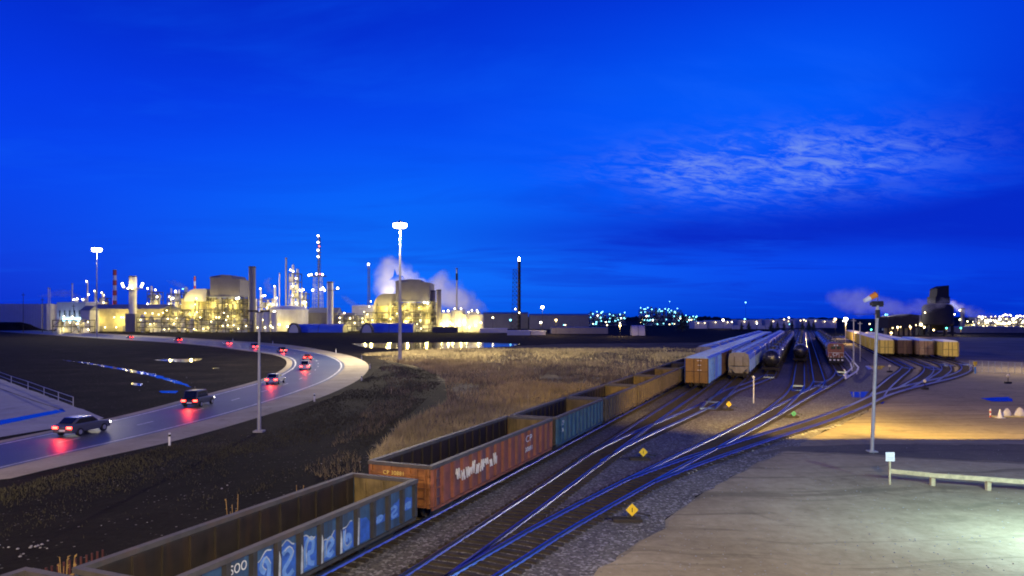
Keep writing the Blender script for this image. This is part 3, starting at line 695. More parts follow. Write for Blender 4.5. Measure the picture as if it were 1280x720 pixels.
M_och = mat('ochre_paint', (0.27, 0.145, 0.035), 0.6, var=0.2, dirt=(0.10,0.06,0.03), dirt_amt=0.5, streak=True)
M_pale = mat('pale_side', (0.15, 0.40, 0.88), 0.5, var=0.1, dirt=(0.25,0.2,0.16), dirt_amt=0.35, streak=True)
M_ybox = mat('cream_yellow', (0.74, 0.56, 0.10), 0.55, var=0.12, dirt=(0.30,0.22,0.07), dirt_amt=0.4, streak=True)
M_bbox = mat('boxcar_brown', (0.14, 0.075, 0.045), 0.65, var=0.25, dirt=(0.06,0.04,0.03), dirt_amt=0.5, streak=True)
M_roof = mat('boxcar_roof_sky_tint', (0.24, 0.38, 0.70), 0.40, 0.3, var=0.15, dirt=(0.2,0.17,0.15), dirt_amt=0.4)  # roof colour carries the blue light of the sky overhead
M_roofw = mat('white_roof', (0.70, 0.70, 0.68), 0.5, var=0.1)
FARSKIP = ('wheel','ladder','coupler','placard','tank_band','roof_walkway','discharge_chute')
def line_of(proto, r, s0, n, pitch, lab, L, start=1):
    for k in range(n):
        o = proto if k == 0 else copy_tree(proto, skip=FARSKIP if s0+k*pitch > 190 else ())
        if k >= 0 and (k or start): o['label'] = lab(k)
        place(o, r, s0+k*pitch+L/2)
b0 = boxcar('pale', M_pale, M_och, M_roof, 'boxcar with a brown ribbed end and pale blue side, nearest of its line'); b0_end = b0
mk = MB()
for (y, z, w_) in ((-.05,3.95,.6),(-.15,3.35,.42),(-.1,2.7,.5)): mk.box(-7.712,-7.706,y-w_,y,z,z+.07)
mk.build('end_marking', M_letter, b0)
line_of(b0, -13.0, 95.5, 1, 16.2, None, 15.2, 0)
b1 = boxcar('brown', M_bbox, M_bbox, M_roof, 'dark brown boxcar coupled behind the pale sided one')
b2 = boxcar('grey', M_hop, M_hopend, M_roof, 'pale boxcar')
for k in range(1, 11):
    o = b2 if k == 1 else copy_tree(b1 if k in (4, 7, 8) else b2, skip=FARSKIP if k > 5 else ())
    o['label'] = f'{ordinal(k)} car behind the dark brown boxcar in the leftmost long line'; place(o, -13.0, 111.7+k*16.2+7.6)
line_of(b1, -13.0, 111.7, 1, 16.2, lambda k: 'dark brown boxcar coupled right behind the pale sided one' if k == 0 else f'{ordinal(k)} car behind the dark brown boxcar in the leftmost long line', 15.2)
h0 = hopper('nearest')
line_of(h0, -9.2, 113, 13, 16.4, lambda k: 'pale covered hopper whose tan end faces the camera beside the brown boxcar end' if k == 0 else f'{ordinal(k)} pale hopper behind the one whose tan end faces the camera', 15.6)
c = copy_tree(h0)
line_of(c, -17.0, 134, 11, 16.4, lambda k: 'pale hopper whose end shows over the roof of the brown boxcar' if k == 0 else f'{ordinal(k)} hopper roof beyond the gondolas, behind the brown boxcar line', 15.6)
tk = tankcar('nearest')
line_of(tk, -5.2, 128.5, 12, 17.2, lambda k: 'nearest black tank car, its dark round end right of the pale hopper' if k == 0 else f'{ordinal(k)} tank car behind the nearest black one, right of the hoppers', 16.4)
c = copy_tree(tk)
line_of(c, -0.7, 160, 11, 17.2, lambda k: 'black tank car starting the second tank line, beside the empty track' if k == 0 else f'{ordinal(k)} tank car behind the leader of the second tank line', 16.4)
c = copy_tree(tk)
line_of(c, 6.0, 176, 10, 17.2, lambda k: 'tank car coupled directly behind the red locomotive' if k == 0 else f'{ordinal(k)} car behind the tank car that the red locomotive pulls', 16.4)
y0 = boxcar('yellow', M_ybox, M_ybox, M_roofw, 'yellow')
line_of(y0, 18.4, 193, 9, 16.4, lambda k: 'cream yellow boxcar with white roof leading the line left of the brown one' if k == 0 else f'{ordinal(k)} yellow boxcar behind the leader of the line beside the bright yard lamp', 15.2)
c = copy_tree(b1)
c['label'] = 'dark brown boxcar standing just right of the yellow line leader'; place(c, 22.4, 194+7.6)
c = copy_tree(y0)
line_of(c, 22.4, 211, 5, 16.4, lambda k: f'{ordinal(k)} yellow boxcar behind the dark brown one right of the yellow line', 15.2)
M_tan = mat('tan_boxcar', (0.30, 0.18, 0.10), 0.6, var=0.25, dirt=(0.5,0.42,0.3), dirt_amt=0.4)
tb_ = boxcar('tan', M_tan, M_tan, M_roof, 'tan boxcar half hidden behind the rightmost yellow one'); place(tb_, 26.3, 190+7.6)
c = copy_tree(y0); c['label'] = 'cream yellow boxcar at the right end of the boxcars, below the dark silo'; place(c, 30.2, 184+7.6)
c = copy_tree(tb_); c['label'] = 'tan boxcar second in line behind the half hidden tan one'; place(c, 26.3, 206.4+7.6)

# red locomotive
lo = thing('locomotive', 'red diesel locomotive with white front lettering at the head of its train', 'locomotive'); place(lo, 6.0, 157+9)
M_lred = mat('locomotive_red', (0.20, 0.035, 0.028), 0.45, var=0.2, dirt=(0.1,0.05,0.03), dirt_amt=0.4, streak=True)
M_glass = mat('dark_glass', (0.01, 0.012, 0.015), 0.08, var=0.1)
b = MB(); b.box(-5.6,8.6,-.95,.95,1.6,3.9); b.prism([(-.95,3.9),(.95,3.9),(.6,4.15),(-.6,4.15)],'x',-5.6,8.6); fix_normals(b.build('engine_hood', M_lred, lo))
b = MB(); b.box(-7.4,-5.602,-1.5,1.5,1.6,4.2); b.prism([(-1.5,4.2),(1.5,4.2),(1.1,4.45),(-1.1,4.45)],'x',-7.5,-5.5); cabo = fix_normals(b.build('cab', M_lred, lo))
for y in (-.95,.12): w_ = MB(); w_.box(-7.425,-7.402,y,y+.83,3.25,3.85); w_.build('window', M_glass, cabo)
b = MB(); b.box(-8.8,-7.402,-.95,.95,1.6,3.0); b.build('nose', M_lred, lo)
b = MB(); b.box(-9.0,9.0,-1.5,1.5,1.25,1.6); b.box(-9.1,-9.002,-1.45,1.45,.45,1.6); b.box(9.002,9.1,-1.45,1.45,.45,1.6); b.build('underframe', M_black, lo)
b = MB()
for x in (-8.9,8.9):
    for y in (-1.4,-.5,.5,1.4): b.bar((x,y,1.6),(x,y,2.6),.05)
    b.bar((x,-1.4,2.6),(x,1.4,2.6),.05)
for y in (-1.45,1.45):
    for x in np.linspace(-5,8.5,8): b.bar((x,y,1.6),(x,y,2.6),.05)
    b.bar((-5,y,2.6),(8.5,y,2.6),.05)
b.build('handrail', M_white, lo)
b = MB(); b.tube((0,0,1.0),(3.6,0,1.0),.55,n=12); b.build('fuel_tank', M_black, lo)
bogie(lo,-5.8); bogie(lo,5.8); couplers(lo,18.2)
for y in (-.25,.25):
    hl_ = MB(); hl_.tube((-7.52,y,4.05),(-7.45,y,4.05),.14,n=10); hl_.build('headlight', mat('unlit_lens',(0.7,0.7,0.68),.2,var=.05), lo)
for y in (-1.0,1.0):
    hl_ = MB(); hl_.tube((-9.16,y,1.75),(-9.1,y,1.75),.11,n=10); hl_.build('ditch_light', MATS['unlit_lens'], lo)
text('CP', .95, lo, M_white, (-8.81,.72,1.95), RE, squeeze=.9)
pl = MB(); 
for y in (-1.1,-.35,.35,1.1): pl.box(-9.104,-9.1,y-.18,y+.18,1.0,1.3)
pl.build('pilot_stripes', M_white, lo)

# ------------------------------------------------------------------ lamps and poles
def lamp_power(E): return E
M_pole = mat('pole_steel', (0.38, 0.38, 0.38), 0.55, 0.3, var=0.12, dirt=(0.2,0.18,0.15), dirt_amt=0.3)
def high_mast(px, py, ytop, label, power, D=None, n=6, rad=1.0, em=None, br=.62):
    p = gp(px, py); D = p[1]; h = ZA(ytop, D)
    t = thing('high_mast_light', label, 'light mast', p)
    b = MB(); b.tube((0,0,0),(0,0,h-.4),.42,.16,12); b.box(-.6,.6,-.6,.6,-.1,.25); b.build('mast', M_pole, t, True)
    b = MB(); b.lathe([(rad-.55,h-.75),(rad-.45,h-.75),(rad-.45,h-.6),(rad-.55,h-.6),(rad-.55,h-.75)],(0,0,0),16); b.tube((0,0,h-.5),(0,0,h+.3),.35,.2,10)
    for i in range(4): b.bar((0,0,h-.65),((rad-.5)*cos(i*pi/2),(rad-.5)*sin(i*pi/2),h-.68),.07)
    b.build('lamp_ring', M_steel, t)
    for i in range(n):
        a = 2*pi*i/n; c, s_ = cos(a), sin(a); q = (rad*c, rad*s_, h-.85)
        f = MB(); f.tube((q[0],q[1],q[2]+br*.6),(q[0],q[1],q[2]+br*1.1),br*1.05,br*.5,10); fx = f.build('floodlight', M_steel, t)
        f = MB(); f.sphere(q, br, 10); f.build('bulb', em or E_mast, fx, True)
    light('mast_light', 'POINT', (p[0], p[1], h-1.9), WHITEC, power, t, .9)
    return t
high_mast(500, 450, 277, 'tall lit light mast standing between the road bend and the pond', 230000)
high_mast(121, 421, 310, 'tall lit light mast at the far left by the long warehouse', 150000, rad=1.6, br=1.0)
# unlit ring mast in front of the road bend
p = gp(324, 540); h = ZA(390, p[1]); t = thing('street_lamp', 'unlit slim pole with a ring of lamp heads beside the near road shoulder', 'street lamp', p)
b = MB(); b.tube((0,0,.1),(0,0,h),.16,.075,10); b.build('pole', M_pole, t, True)
b = MB(); b.box(-.4,.4,-.4,.4,-.05,.14); b.build('base', M_conc_gr, t)
for i in range(6):
    a = 2*pi*i/6+.3; e = (.62*cos(a), .62*sin(a)); b = MB(); b.bar((0,0,h-.08),(e[0]*.6,e[1]*.6,h+.06),.05); b.prism([(-.0,-.0),(.0,.0),(.0,.0)],'x',0,0) if False else None
    b.cbox(e[0],e[1],h+.08,.34,.34,.14); b.build('lamp_head', M_black, t)
# pole on the right with a warm flood turned away from us, antenna and wind sock
p = gp(1090, 565); h = ZA(382, p[1]); t = thing('flood_pole', 'tall grey pole by the muddy lot carrying floodlights turned away and a thin antenna', 'light pole', p)
lean = Vector((XA(1097, p[1])-p[0], 0, h))
b = MB(); b.tube((0,0,0),lean,.13,.10,10); b.box(-.3,.3,-.3,.3,-.05,.1); b.build('pole', M_pole, t, True)
b = MB(); b.tube(lean, lean+Vector((.05,0,1.1)), .025, .015, 6); b.build('antenna', M_black, t)
lx, lz = lean.x, lean.z
b = MB(); b.box(lx-.38,lx+.38,-.05,.05,lz-.08,lz+.02); b.box(lx-.12,lx+.12,-.12,.12,lz-.9,lz-.3); b.build('bracket', M_black, t)
for sg in (-1, 1):
    f = MB(); x = lx+sg*.22; f.prism([(-.1,lz+.03),(-.02,lz+.32),(.35,lz+.2),(.27,lz-.0)], 'x', x-.18, x+.18); fix_normals(f.build('floodlight', M_black, t))
for sx_, tx, pw in ((-.22, -3, 36000), (.22, 19, 46000)):
    light('flood_light', 'SPOT', (p[0]+lx+sx_, p[1]+.50, lz+.05), (1.0, .64, .09), pw, t, .03, (p[0]+lx+tx, p[1]+(11.5 if tx == 0 else 20), 0), 90, .8)
vz = MB(); vz.box(lx-1.4,lx+1.4,.46,.80,lz-.62,lz-.60); vz.bar((lx,.05,lz-.6),(lx,.5,lz-.61),.06); vz.build('lamp_visor', M_black, t)
t2 = thing('wind_sock', 'orange wind sock blowing out left from the pole top', 'wind sock', (p[0]+lx-.12, p[1], lz+.78))
M_or = mat('orange_cloth', (0.75, 0.24, 0.02), 0.8, var=0.15); M_wc = mat('white_cloth', (0.7,0.7,0.7), 0.8, var=0.1)
b = MB(); b.lathe([(.22,0),(.19,-.5)],(0,0,0),12,'x'); k = b.build('sleeve', M_or, t2); b = MB(); b.lathe([(.19,-.5),(.14,-.95)],(0,0,0),12,'x'); b.build('sleeve_tail', M_wc, t2)
b = MB(); b.lathe([(.20,0),(.23,0),(.23,.03),(.20,.03),(.20,0)],(0,0,0),12,'x'); b.bar((.02,0,-.24),(.02,0,.24),.03); b.build('hoop', M_black, t2); t2.rotation_euler = (0, radians(-28), 0)
# lamps that light the foreground from beside and behind the viewer
def street_lamp(x, y, h, aim, label, col, power, radius=.15, em=None, kind='POINT'):
    t = thing('street_lamp', label, 'street lamp', (x, y, 0)); d = Vector((aim[0]-x, aim[1]-y)).normalized()
    b = MB(); b.tube((0,0,0),(0,0,h-.15),.14,.08,10); b.build('pole', M_pole, t, True)
    e = Vector((d.x*1.6, d.y*1.6, h)); b = MB(); b.tube((0,0,h-.2),e,.05,.045,8); b.build('arm', M_pole, t)
    b = MB(); b.box(e.x-.22,e.x+.22,e.y-.35,e.y+.35,h-.02,h+.14); hd = b.build('lamp_head', M_steel, t)
    b = MB(); b.box(e.x-.16,e.x+.16,e.y-.26,e.y+.26,h-.06,h-.022); b.build('lens', em or emit('street_lens', (1.0,.85,.6), 30), hd)
    light('lamp_light', 'POINT', (x+e.x, y+e.y, h-.35), col, power, t, radius)
street_lamp(25.5, 28.5, 5.2, (22, 32), 'cool white street lamp beside the parking lot, out of view on the right', (0.50, 0.84, 1.0), 6800)
street_lamp(-19, -8, 19, (-19, 10), 'very tall warm street lamp behind the viewer on the left', (1.0, 0.76, 0.42), 26000)
street_lamp(7, -4, 18, (7, 10), 'very tall street lamp behind the viewer on the right', (1.0, 0.80, 0.40), 42000)
street_lamp(97, 126, 12, (90, 150), 'warm street lamp at the far right side of the yard, out of view', (1.0, 0.76, 0.38), 17000, .6)
street_lamp(-40, 24, 10, (-36, 40), 'warm street lamp beside the near road, out of view on the left', (1.0, 0.76, 0.36), 13000)

# yard lamps: lit bulbs on thin poles
def yard_lamp(px, ylamp, D, label, em, power, r=.45, col=WARM, lamps=1, head='bulb'):
    X = XA(px, D); h = ZA(ylamp, D); t = thing('yard_lamp', label, 'yard lamp', (X, D, 0))
    b = MB(); b.tube((0,0,0),(0,0,h-.1),.13,.07,6); b.build('pole', M_black if D > 300 else M_pole, t)
    for i in range(lamps):
        o = (i-(lamps-1)/2)*r*2.6; f = MB(); f.tube((o,0,h+r*.7),(o,0,h+r*1.2),r*.8,r*.4,8); hd = f.build('lamp_head', M_steel, t)
        f = MB(); f.sphere((o,-.05,h), r, 8); f.build('bulb', em, hd, True)
    if power: light('lamp_light', 'POINT', (X, D-.1, h-r-.6), col, power, t, r)
    return t
yard_lamp(1057, 399, 262, 'brightest yard lamp, warm white, left of the yellow boxcar line', E_white, 9000, .75)
yard_lamp(678, 384, 420, 'large bright lamp right of the dark flare stack', E_white, 9000, .9)
yard_lamp(676, 403, 430, 'lower lamp directly under the large bright one right of the flare stack', E_white, 3000, .6)
yard_lamp(695, 400, 400, 'warm lamp a little right of the pair beside the flare stack', E_warm, 4000, .6)
yard_lamp(638, 400, 500, 'blue green lamp left of the flare stack foot', E_cool, 0, .7)
yard_lamp(616, 397, 520, 'warm lamp on a thin post right of the round white tanks', E_plant, 0, .6)
yard_lamp(775, 407, 380, 'warm star of a lamp in front of the pale round hut', E_warm, 6000, .6)
yard_lamp(904, 400, 620, 'bright white lamp among the far pale sheds', E_white, 3000, .9)
yard_lamp(932, 378, 800, 'small high lamp on a tall thin far mast', E_cool, 0, .7)
yard_lamp(931, 399, 700, 'cool lamp under the tall thin far mast', E_cool, 500, .8)
yard_lamp(986, 397, 640, 'white lamp over the far sheds, straight behind the tank cars', E_farw, 800, .6)
yard_lamp(837, 377, 900, 'faint lamp on a thin mast above the far lit works', E_cool, 0, .4)
yard_lamp(1044, 399, 330, 'warm lamp just left of the brightest yard lamp', E_warm, 6000, .55)
yard_lamp(1114, 416, 330, 'warm lamp left of the dark shed posts', E_warm, 3500, .5)
yard_lamp(1122, 409, 360, 'second warm lamp in front of the dark shed', E_plant, 2500, .45)
yard_lamp(1138, 409, 360, 'third warm lamp at the right end of the dark shed', E_warm, 2500, .45)
yard_lamp(1183, 410, 380, 'green lamp right of the silo legs', E_green, 1500, .45)
yard_lamp(1201, 410, 400, 'second green lamp, under the round column right of the silo', E_green, 1500, .45)
yard_lamp(1089, 412, 320, 'green lamp behind the flood pole', E_green, 800, .35)
yard_lamp(1109, 396, 420, 'small cool lamp above the left end of the dark shed', E_cool, 0, .5)
rnd = random.Random(77)
for i in range(34):
    px = rnd.uniform(690, 1275); y_ = rnd.uniform(399, 406.5); t = yard_lamp(px, y_, rnd.uniform(560, 760), 'small lamp on a thin post in the scattered row along the far skyline', (E_far, E_plant, E_farw, E_far, E_cool)[i % 5], 0, rnd.uniform(.35, .6)); t['group'] = 'small lamps along the far skyline'
for px, yb, yt in ((1067,459,398),(1075,452,402)):
    p = gp(px, yb); t = thing('utility_pole', 'slim dark post %s the red locomotive and the yellow boxcars' % ('nearer of two between' if px == 1067 else 'further of two between'), 'pole', p)
    b = MB(); b.tube((0,0,0),(0,0,ZA(yt,p[1])),.13,.09,8); b.build('pole', M_pole, t); b = MB(); b.box(-.5,.5,-.06,.06,ZA(yt,p[1])-.5,ZA(yt,p[1])-.38); b.build('crossarm', M_pole, t)

# ------------------------------------------------------------------ plants
M_wallY = mat('cladding_cream', (0.42, 0.38, 0.22), 0.6, var=0.12, scale=.3, dirt=(0.25,0.22,0.14), dirt_amt=0.4, dirt_scale=.2, streak=True)
M_wallG = mat('cladding_grey', (0.17, 0.165, 0.18), 0.7, var=0.1, scale=.3, dirt=(0.11,0.10,0.11), dirt_amt=0.3, dirt_scale=.15, streak=True)
M_wallW = mat('cladding_white', (0.45, 0.45, 0.46), 0.55, var=0.08, scale=.3, dirt=(0.4,0.38,0.36), dirt_amt=0.3, dirt_scale=.2, streak=True)
M_roofB = mat('roof_metal', (0.16, 0.17, 0.20), 0.5, var=0.15, scale=.3)
M_frame = mat('plant_steel', (0.07, 0.066, 0.06), 0.6, var=0.3)
M_pipe = mat('plant_pipe', (0.50, 0.49, 0.44), 0.45, .3, var=0.25)
M_stack = mat('stack_grey', (0.20, 0.19, 0.20), 0.65, var=0.12, scale=.4)
M_redb = mat('stack_red', (0.50, 0.07, 0.05), 0.6, var=0.1)
M_tankw = mat('tank_white', (0.60, 0.59, 0.55), 0.5, var=0.1, scale=.3, dirt=(0.4,0.36,0.28), dirt_amt=0.3, dirt_scale=.3, streak=True)
M_win = emit('lit_window', (1.0, 0.85, 0.45), 5)
M_winc = emit('lit_cool_window', (0.45, 0.85, 1.0), 4)
def lamps(t, pts, r, em):
    for q in pts:
        b = MB(); b.sphere(q, r, 6); b.build('lamp', em, t)
def glow(t, pts, power, col=(1.0, 0.77, 0.20), r=.5):  # fill lights added without fittings, to brighten plant walls, tanks and steam
    for q in pts:
        o = light('plant_fill_light', 'POINT', q, col, power*2.4, None, r); o.parent = t
def steel(t, w, d, levels, nx, rnd, x0=0, y0=0, deckm=None, rail=True, th=.5):
    """open frame: columns, beams and a floor at every level, from x0..x0+w and y0..y0+d (y0 = face towards us)"""
    b = MB(); top = levels[-1]
    xs = np.linspace(x0, x0+w, nx+1)
    for x in xs:
        for y in (y0, y0+d): b.box(x-th/2,x+th/2,y-th/2,y+th/2,0,top)
    zp = 0
    for z in levels:
        for y in (y0, y0+d): b.box(x0,x0+w,y-th*.42,y+th*.42,z-.6,z-.05)
        for i in range(nx):
            if rnd.random() < .35: b.bar((xs[i],y0-.02,zp),(xs[i+1],y0-.02,z),.25)
        zp = z
    b.build('frame', M_frame, t)
    for z in levels:
        k = MB(); k.box(x0,x0+w,y0+.3,y0+d-.3,z-.25,z-.02)
        if rail:
            for zz in (.55, 1.1): k.box(x0,x0+w,y0-.04,y0+.04,z+zz-.05,z+zz+.05)
        k.build('deck', deckm or M_frame, t)
def clutter(t, w, d, levels, rnd, x0=0, y0=0, n=6, mats=None):
    """vessels, ducts and pipe runs on the floors"""
    zs = [0]+list(levels[:-1])
    for z, z2 in zip(zs, levels):
        hh = z2-z-.9
        p = MB()
        for k in range(5):
            zz = z+.4+hh*rnd.random(); xa = x0+w*rnd.random()*.5; p.tube((xa,y0+.6,zz),(xa+w*(.2+.3*rnd.random()),y0+.6,zz),.16+.12*rnd.random(),n=6)
        for k in range(4):
            xa = x0+w*rnd.random(); p.tube((xa,y0+.4,z),(xa,y0+.4,z2),.15+.15*rnd.random(),n=6)
        p.build('piping', M_pipe, t)
        for k in range(n):
            cx = x0+w*(k+.2+.6*rnd.random())/n; sz = .5+.5*rnd.random(); v = MB()
            if rnd.random() < .5: v.tube((cx,y0+d*.4,z),(cx,y0+d*.4,z+hh*sz),w/n*.3,n=10); nm = 'vessel'
            elif rnd.random() < .5:
                v.tube((cx-w/n*.4,y0+d*.35,z+hh*.45),(cx+w/n*.4,y0+d*.35,z+hh*.45),hh*.28,n=10); nm = 'vessel'
            else: v.box(cx-w/n*.35,cx+w/n*.35,y0+d*.3,y0+d*.6,z,z+hh*sz*.8); nm = 'equipment_box'
            v.build(nm, (mats or [M_tankw, M_pipe, M_wallY])[rnd.randrange(3)], t)
def at_thing(name, label, cat, px, D, group=None): return thing(name, label, cat, (XA(px, D), D, 0), 0, group)
def PX(D): return D/F                                  # metres per pixel at distance D

def stack(px0, px1, ytop, D, label, m=None, bands=0, plat=None, lampc=None, taper=1.0, cat='chimney', name='smokestack', ybase=None):
    r = (px1-px0)/2*PX(D); h = ZA(ytop, D); t = at_thing(name, label, cat, (px0+px1)/2, D)
    b = MB(); nb = 22; prof = [(r, 0), (r*taper, h), (r*taper*.82, h), (r*taper*.82, h-1.5)]
    b.lathe(prof, (0,0,0), nb); b.build('shaft', m or M_stack, t, True)
    rim = MB(); rim.lathe([(r*taper+.01,h-.9),(r*taper+.18,h-.9),(r*taper+.18,h-.3),(r*taper+.01,h-.3)], (0,0,0), nb); rim.build('rim', M_frame, t)
    for k in range(bands):
        z1 = h-(2*k)*h*.085-.6; z0 = z1-h*.085; q0 = r*(1+(taper-1)*z0/h)+.06; q1 = r*(1+(taper-1)*z1/h)+.06
        b = MB(); b.lathe([(q0-.05,z0),(q0,z0),(q1,z1),(q1-.05,z1)], (0,0,0), nb); b.build('painted_band', M_redb, t)
    if plat:
        z = ZA(plat, D); b = MB(); b.lathe([(r+.02,z-.2),(r+1.3,z-.2),(r+1.3,z+.02),(r+.02,z+.02)], (0,0,0), nb)
        b.lathe([(r+1.25,z+.9),(r+1.32,z+.9),(r+1.32,z+1.0),(r+1.25,z+1.0)], (0,0,0), nb); b.build('platform', M_frame, t)
    return t, r, h

def boiler_house(xl, xr, xbox0, xbox1, ytop, ybox, ysl, D, label, seed, arch=None):
    """tall sheet metal penthouse over an open, brightly lit steel frame"""
    rnd = random.Random(seed); t = at_thing('boiler_house', label, 'boiler house', xl, D); k = PX(D)
    W_ = (xr-xl)*k; zt = ZA(ytop, D); zb = ZA(ybox, D); bx0 = (xbox0-xl)*k; bx1 = (xbox1-xl)*k; dep = 26
    b = MB(); zs = ZA(ysl, D); mid = bx0+(bx1-bx0)*.70
    b.prism([(bx0,zb),(bx1,zb),(bx1,zs),(mid+1,zs+.6),(mid,zt-.4),(bx0+(bx1-bx0)*.40,zt),(bx0+1,zt-1.2),(bx0,zt-1.6)], 'y', -2, dep); fix_normals(b.build('penthouse', M_wallG, t))
    b = MB(); b.box(bx0-.4,bx1+.4,-2.5,-2.02,zb-.8,zb+.3); b.box(bx0-.2,bx0+(bx1-bx0)*.35,-2.4,-2.02,zt-3.0,zt-1.9); b.build('trim', M_roofB, t)
    lv = [zb*f for f in (.22,.44,.64,.82,1.0)]
    bw = MB(); bw.box(bx0*.25,W_-.5,8.3,dep,0,zb-.9); bw.build('back_wall', M_wallY, t)
    for i in range(5):
        pn = MB(); x = bx0+rnd.random()*(bx1-bx0)*.8; z = lv[rnd.randrange(3)]; pn.box(x,x+6+6*rnd.random(),1.5,2,z,z+lv[0]*.8); pn.build('wall_panel', [M_wallY,M_wallW,M_wallG][i%3], t)
    steel(t, W_, 8, lv[:3], 12, rnd); clutter(t, W_, 8, lv[:3], rnd, n=9)
    steel(t, bx1-bx0+6, 8, lv, 7, rnd, x0=bx0-3, y0=-1.4, rail=True); clutter(t, bx1-bx0, 8, lv[2:], rnd, x0=bx0, y0=-1.4, n=5)
    for z in lv[:-1]:
        b = MB(); b.box(bx0-3, bx1+3, -2.6, -1.62, z-.55, z-.02)
        for x in np.arange(bx0-3, bx1+3, 1.6): b.box(x-.06,x+.06,-2.6,-2.5,z-.02,z+1.1)
        b.box(bx0-3,bx1+3,-2.62,-2.5,z+1.0,z+1.15); b.build('walkway', M_frame, t)
    b = MB()
    for k_ in range(26): x = W_*rnd.random(); z = rnd.random()*lv[2]; b.box(x-.25,x+.25,-1.0,-.5,z,min(z+4+9*rnd.random(),zb))
    for k_ in range(10): x = W_*rnd.random()*.7; z = 2+rnd.random()*lv[2]; b.tube((x,-.9,z),(x+6+10*rnd.random(),-.9,z),.28,n=6)
    b.build('riser_pipes', M_frame, t)
    # sloping conveyor-like duct and stair tower on the right face
    b = MB()
    for z0, z1 in zip([0]+lv[:-1], lv): b.bar((bx1+1,-3,z0),(bx1+7,-3,(z0+z1)/2),.9,.3); b.bar((bx1+7,-3,(z0+z1)/2),(bx1+1,-3,z1),.9,.3)
    for x in (bx1+.6,bx1+7.4):
        for y in (-3.6,-2.4): b.box(x-.15,x+.15,y-.15,y+.15,0,zb)
    b.build('stair_tower', M_frame, t)
    if arch:
        a0, a1, ya = arch; ax0, ax1 = (a0-xl)*k, (a1-xl)*k; za = ZA(ya, D); r_ = (ax1-ax0)*.55
        pr = [(ax0, za-9)]+[(ax0+r_*(1-cos(u)), za-9+9*sin(u)) for u in np.linspace(0.15, pi/2, 8)]+[(ax1, za), (ax1, za-9)]
        b = MB(); b.prism(pr, 'y', 0, 18); fix_normals(b.build('coal_gallery', M_wallG if seed == 2 else M_wallW, t))
    pts = []
    for z in lv[:-1]+[0]:
        for i in range(6 if z else 8): pts.append((W_*(i+.2+.6*rnd.random())/(6 if z else 8), -2.2+3.2*rnd.random(), z+2.2+rnd.random()*(lv[0]*.45)))
    lamps(t, pts[::2], .36, E_plant)
    glow(t, [(W_*f, -5, z) for z in (4, lv[1], lv[3]) for f in (.12, .37, .62, .88)], 2600)
    glow(t, [(W_*f, 5.5, z) for z in (lv[0]*.5, lv[1]+1, lv[2]+2) for f in (.3, .55, .8)], 1500)
    lamps(t, [(bx0+6,dep+2,zb+3),(bx1-6,dep+2,zb+3),(W_+6,dep+4,zb*.7)], .5, E_plant); glow(t, [(bx0-4,dep+6,zb+4),((bx0+bx1)/2,dep+8,zt+1),(W_+10,dep+20,zb*.8),(bx0-8,dep+20,zb*1.1)], 14000, (1.0,.86,.62))  # hidden lamps and lights added behind the roof to brighten the steam
    lamps(t, [(bx1-1.5,-4.2,zb-1.5),((bx0+bx1)*.62,-4.2,zb-1.0)], .6, E_white)
    return t
D1 = 520
boiler_house(205, 306, 264, 301, 343.5, 371, 349, D1, 'boiler house of the left plant, grey penthouse over a glowing yellow frame', 1, (230, 258, 361))
boiler_house(455, 545, 495, 538, 349, 376.5, 353.5, D1, 'boiler house of the middle plant, behind the right blue hut', 2, (467, 494, 367))
stack(311, 319.5, 333, D1-12, 'thick plain grey stack right of the left boiler house')
stack(545.5, 551.5, 362, D1-8, 'thick stack at the right side of the middle boiler house')
stack(538.5, 544.5, 363, D1+6, 'thick stack half hidden behind its twin at the middle boiler house')
t, r, h = stack(409, 416.5, 352, D1-20, 'grey stack with a lamp bracket, behind the left blue hut', plat=363, m=M_tankw)
lamps(t, [(-5.2,0,ZA(363,D1-20)+1.5),(5.2,0,ZA(363,D1-20)+1.5)], .75, E_white)
b = MB(); b.box(-5.2,5.2,-.15,.15,ZA(363,D1-20)-.1,ZA(363,D1-20)+.15); b.build('lamp_bracket', M_frame, t)
t, r, h = stack(161.5, 170.5, 345, D1-14, 'pale stack with lit collar and two bright lamps, left plant', m=M_tankw, plat=362)
zz = ZA(358, D1-14); lamps(t, [(-6.4,-.5,zz),(6.4,-.5,zz),(-7.2,-.5,zz+1.8),(7.2,-.5,zz+1.8)], .8, E_white); lamps(t, [(-1.5,-3.7,zz-1.5),(1.5,-3.7,zz-1.5)], .5, E_plant); glow(t, [(-2,-5,zz),(2,-5,zz)], 700)
b = MB(); b.box(-7.2,7.2,-.2,.2,zz-1.6,zz-1.1); b.box(-3.6,3.6,-3.6,3.6,0,ZA(392,D1-14)); b.build('base_block', M_wallG, t)
t, r, h = stack(141, 146, 337, 640, 'tall red and white banded stack behind the long warehouse', m=M_white, bands=6, taper=.8)
t, r, h = stack(242.3, 244.6, 345, 600, 'thin red and white banded stack left of the left boiler house', m=M_white, bands=6)
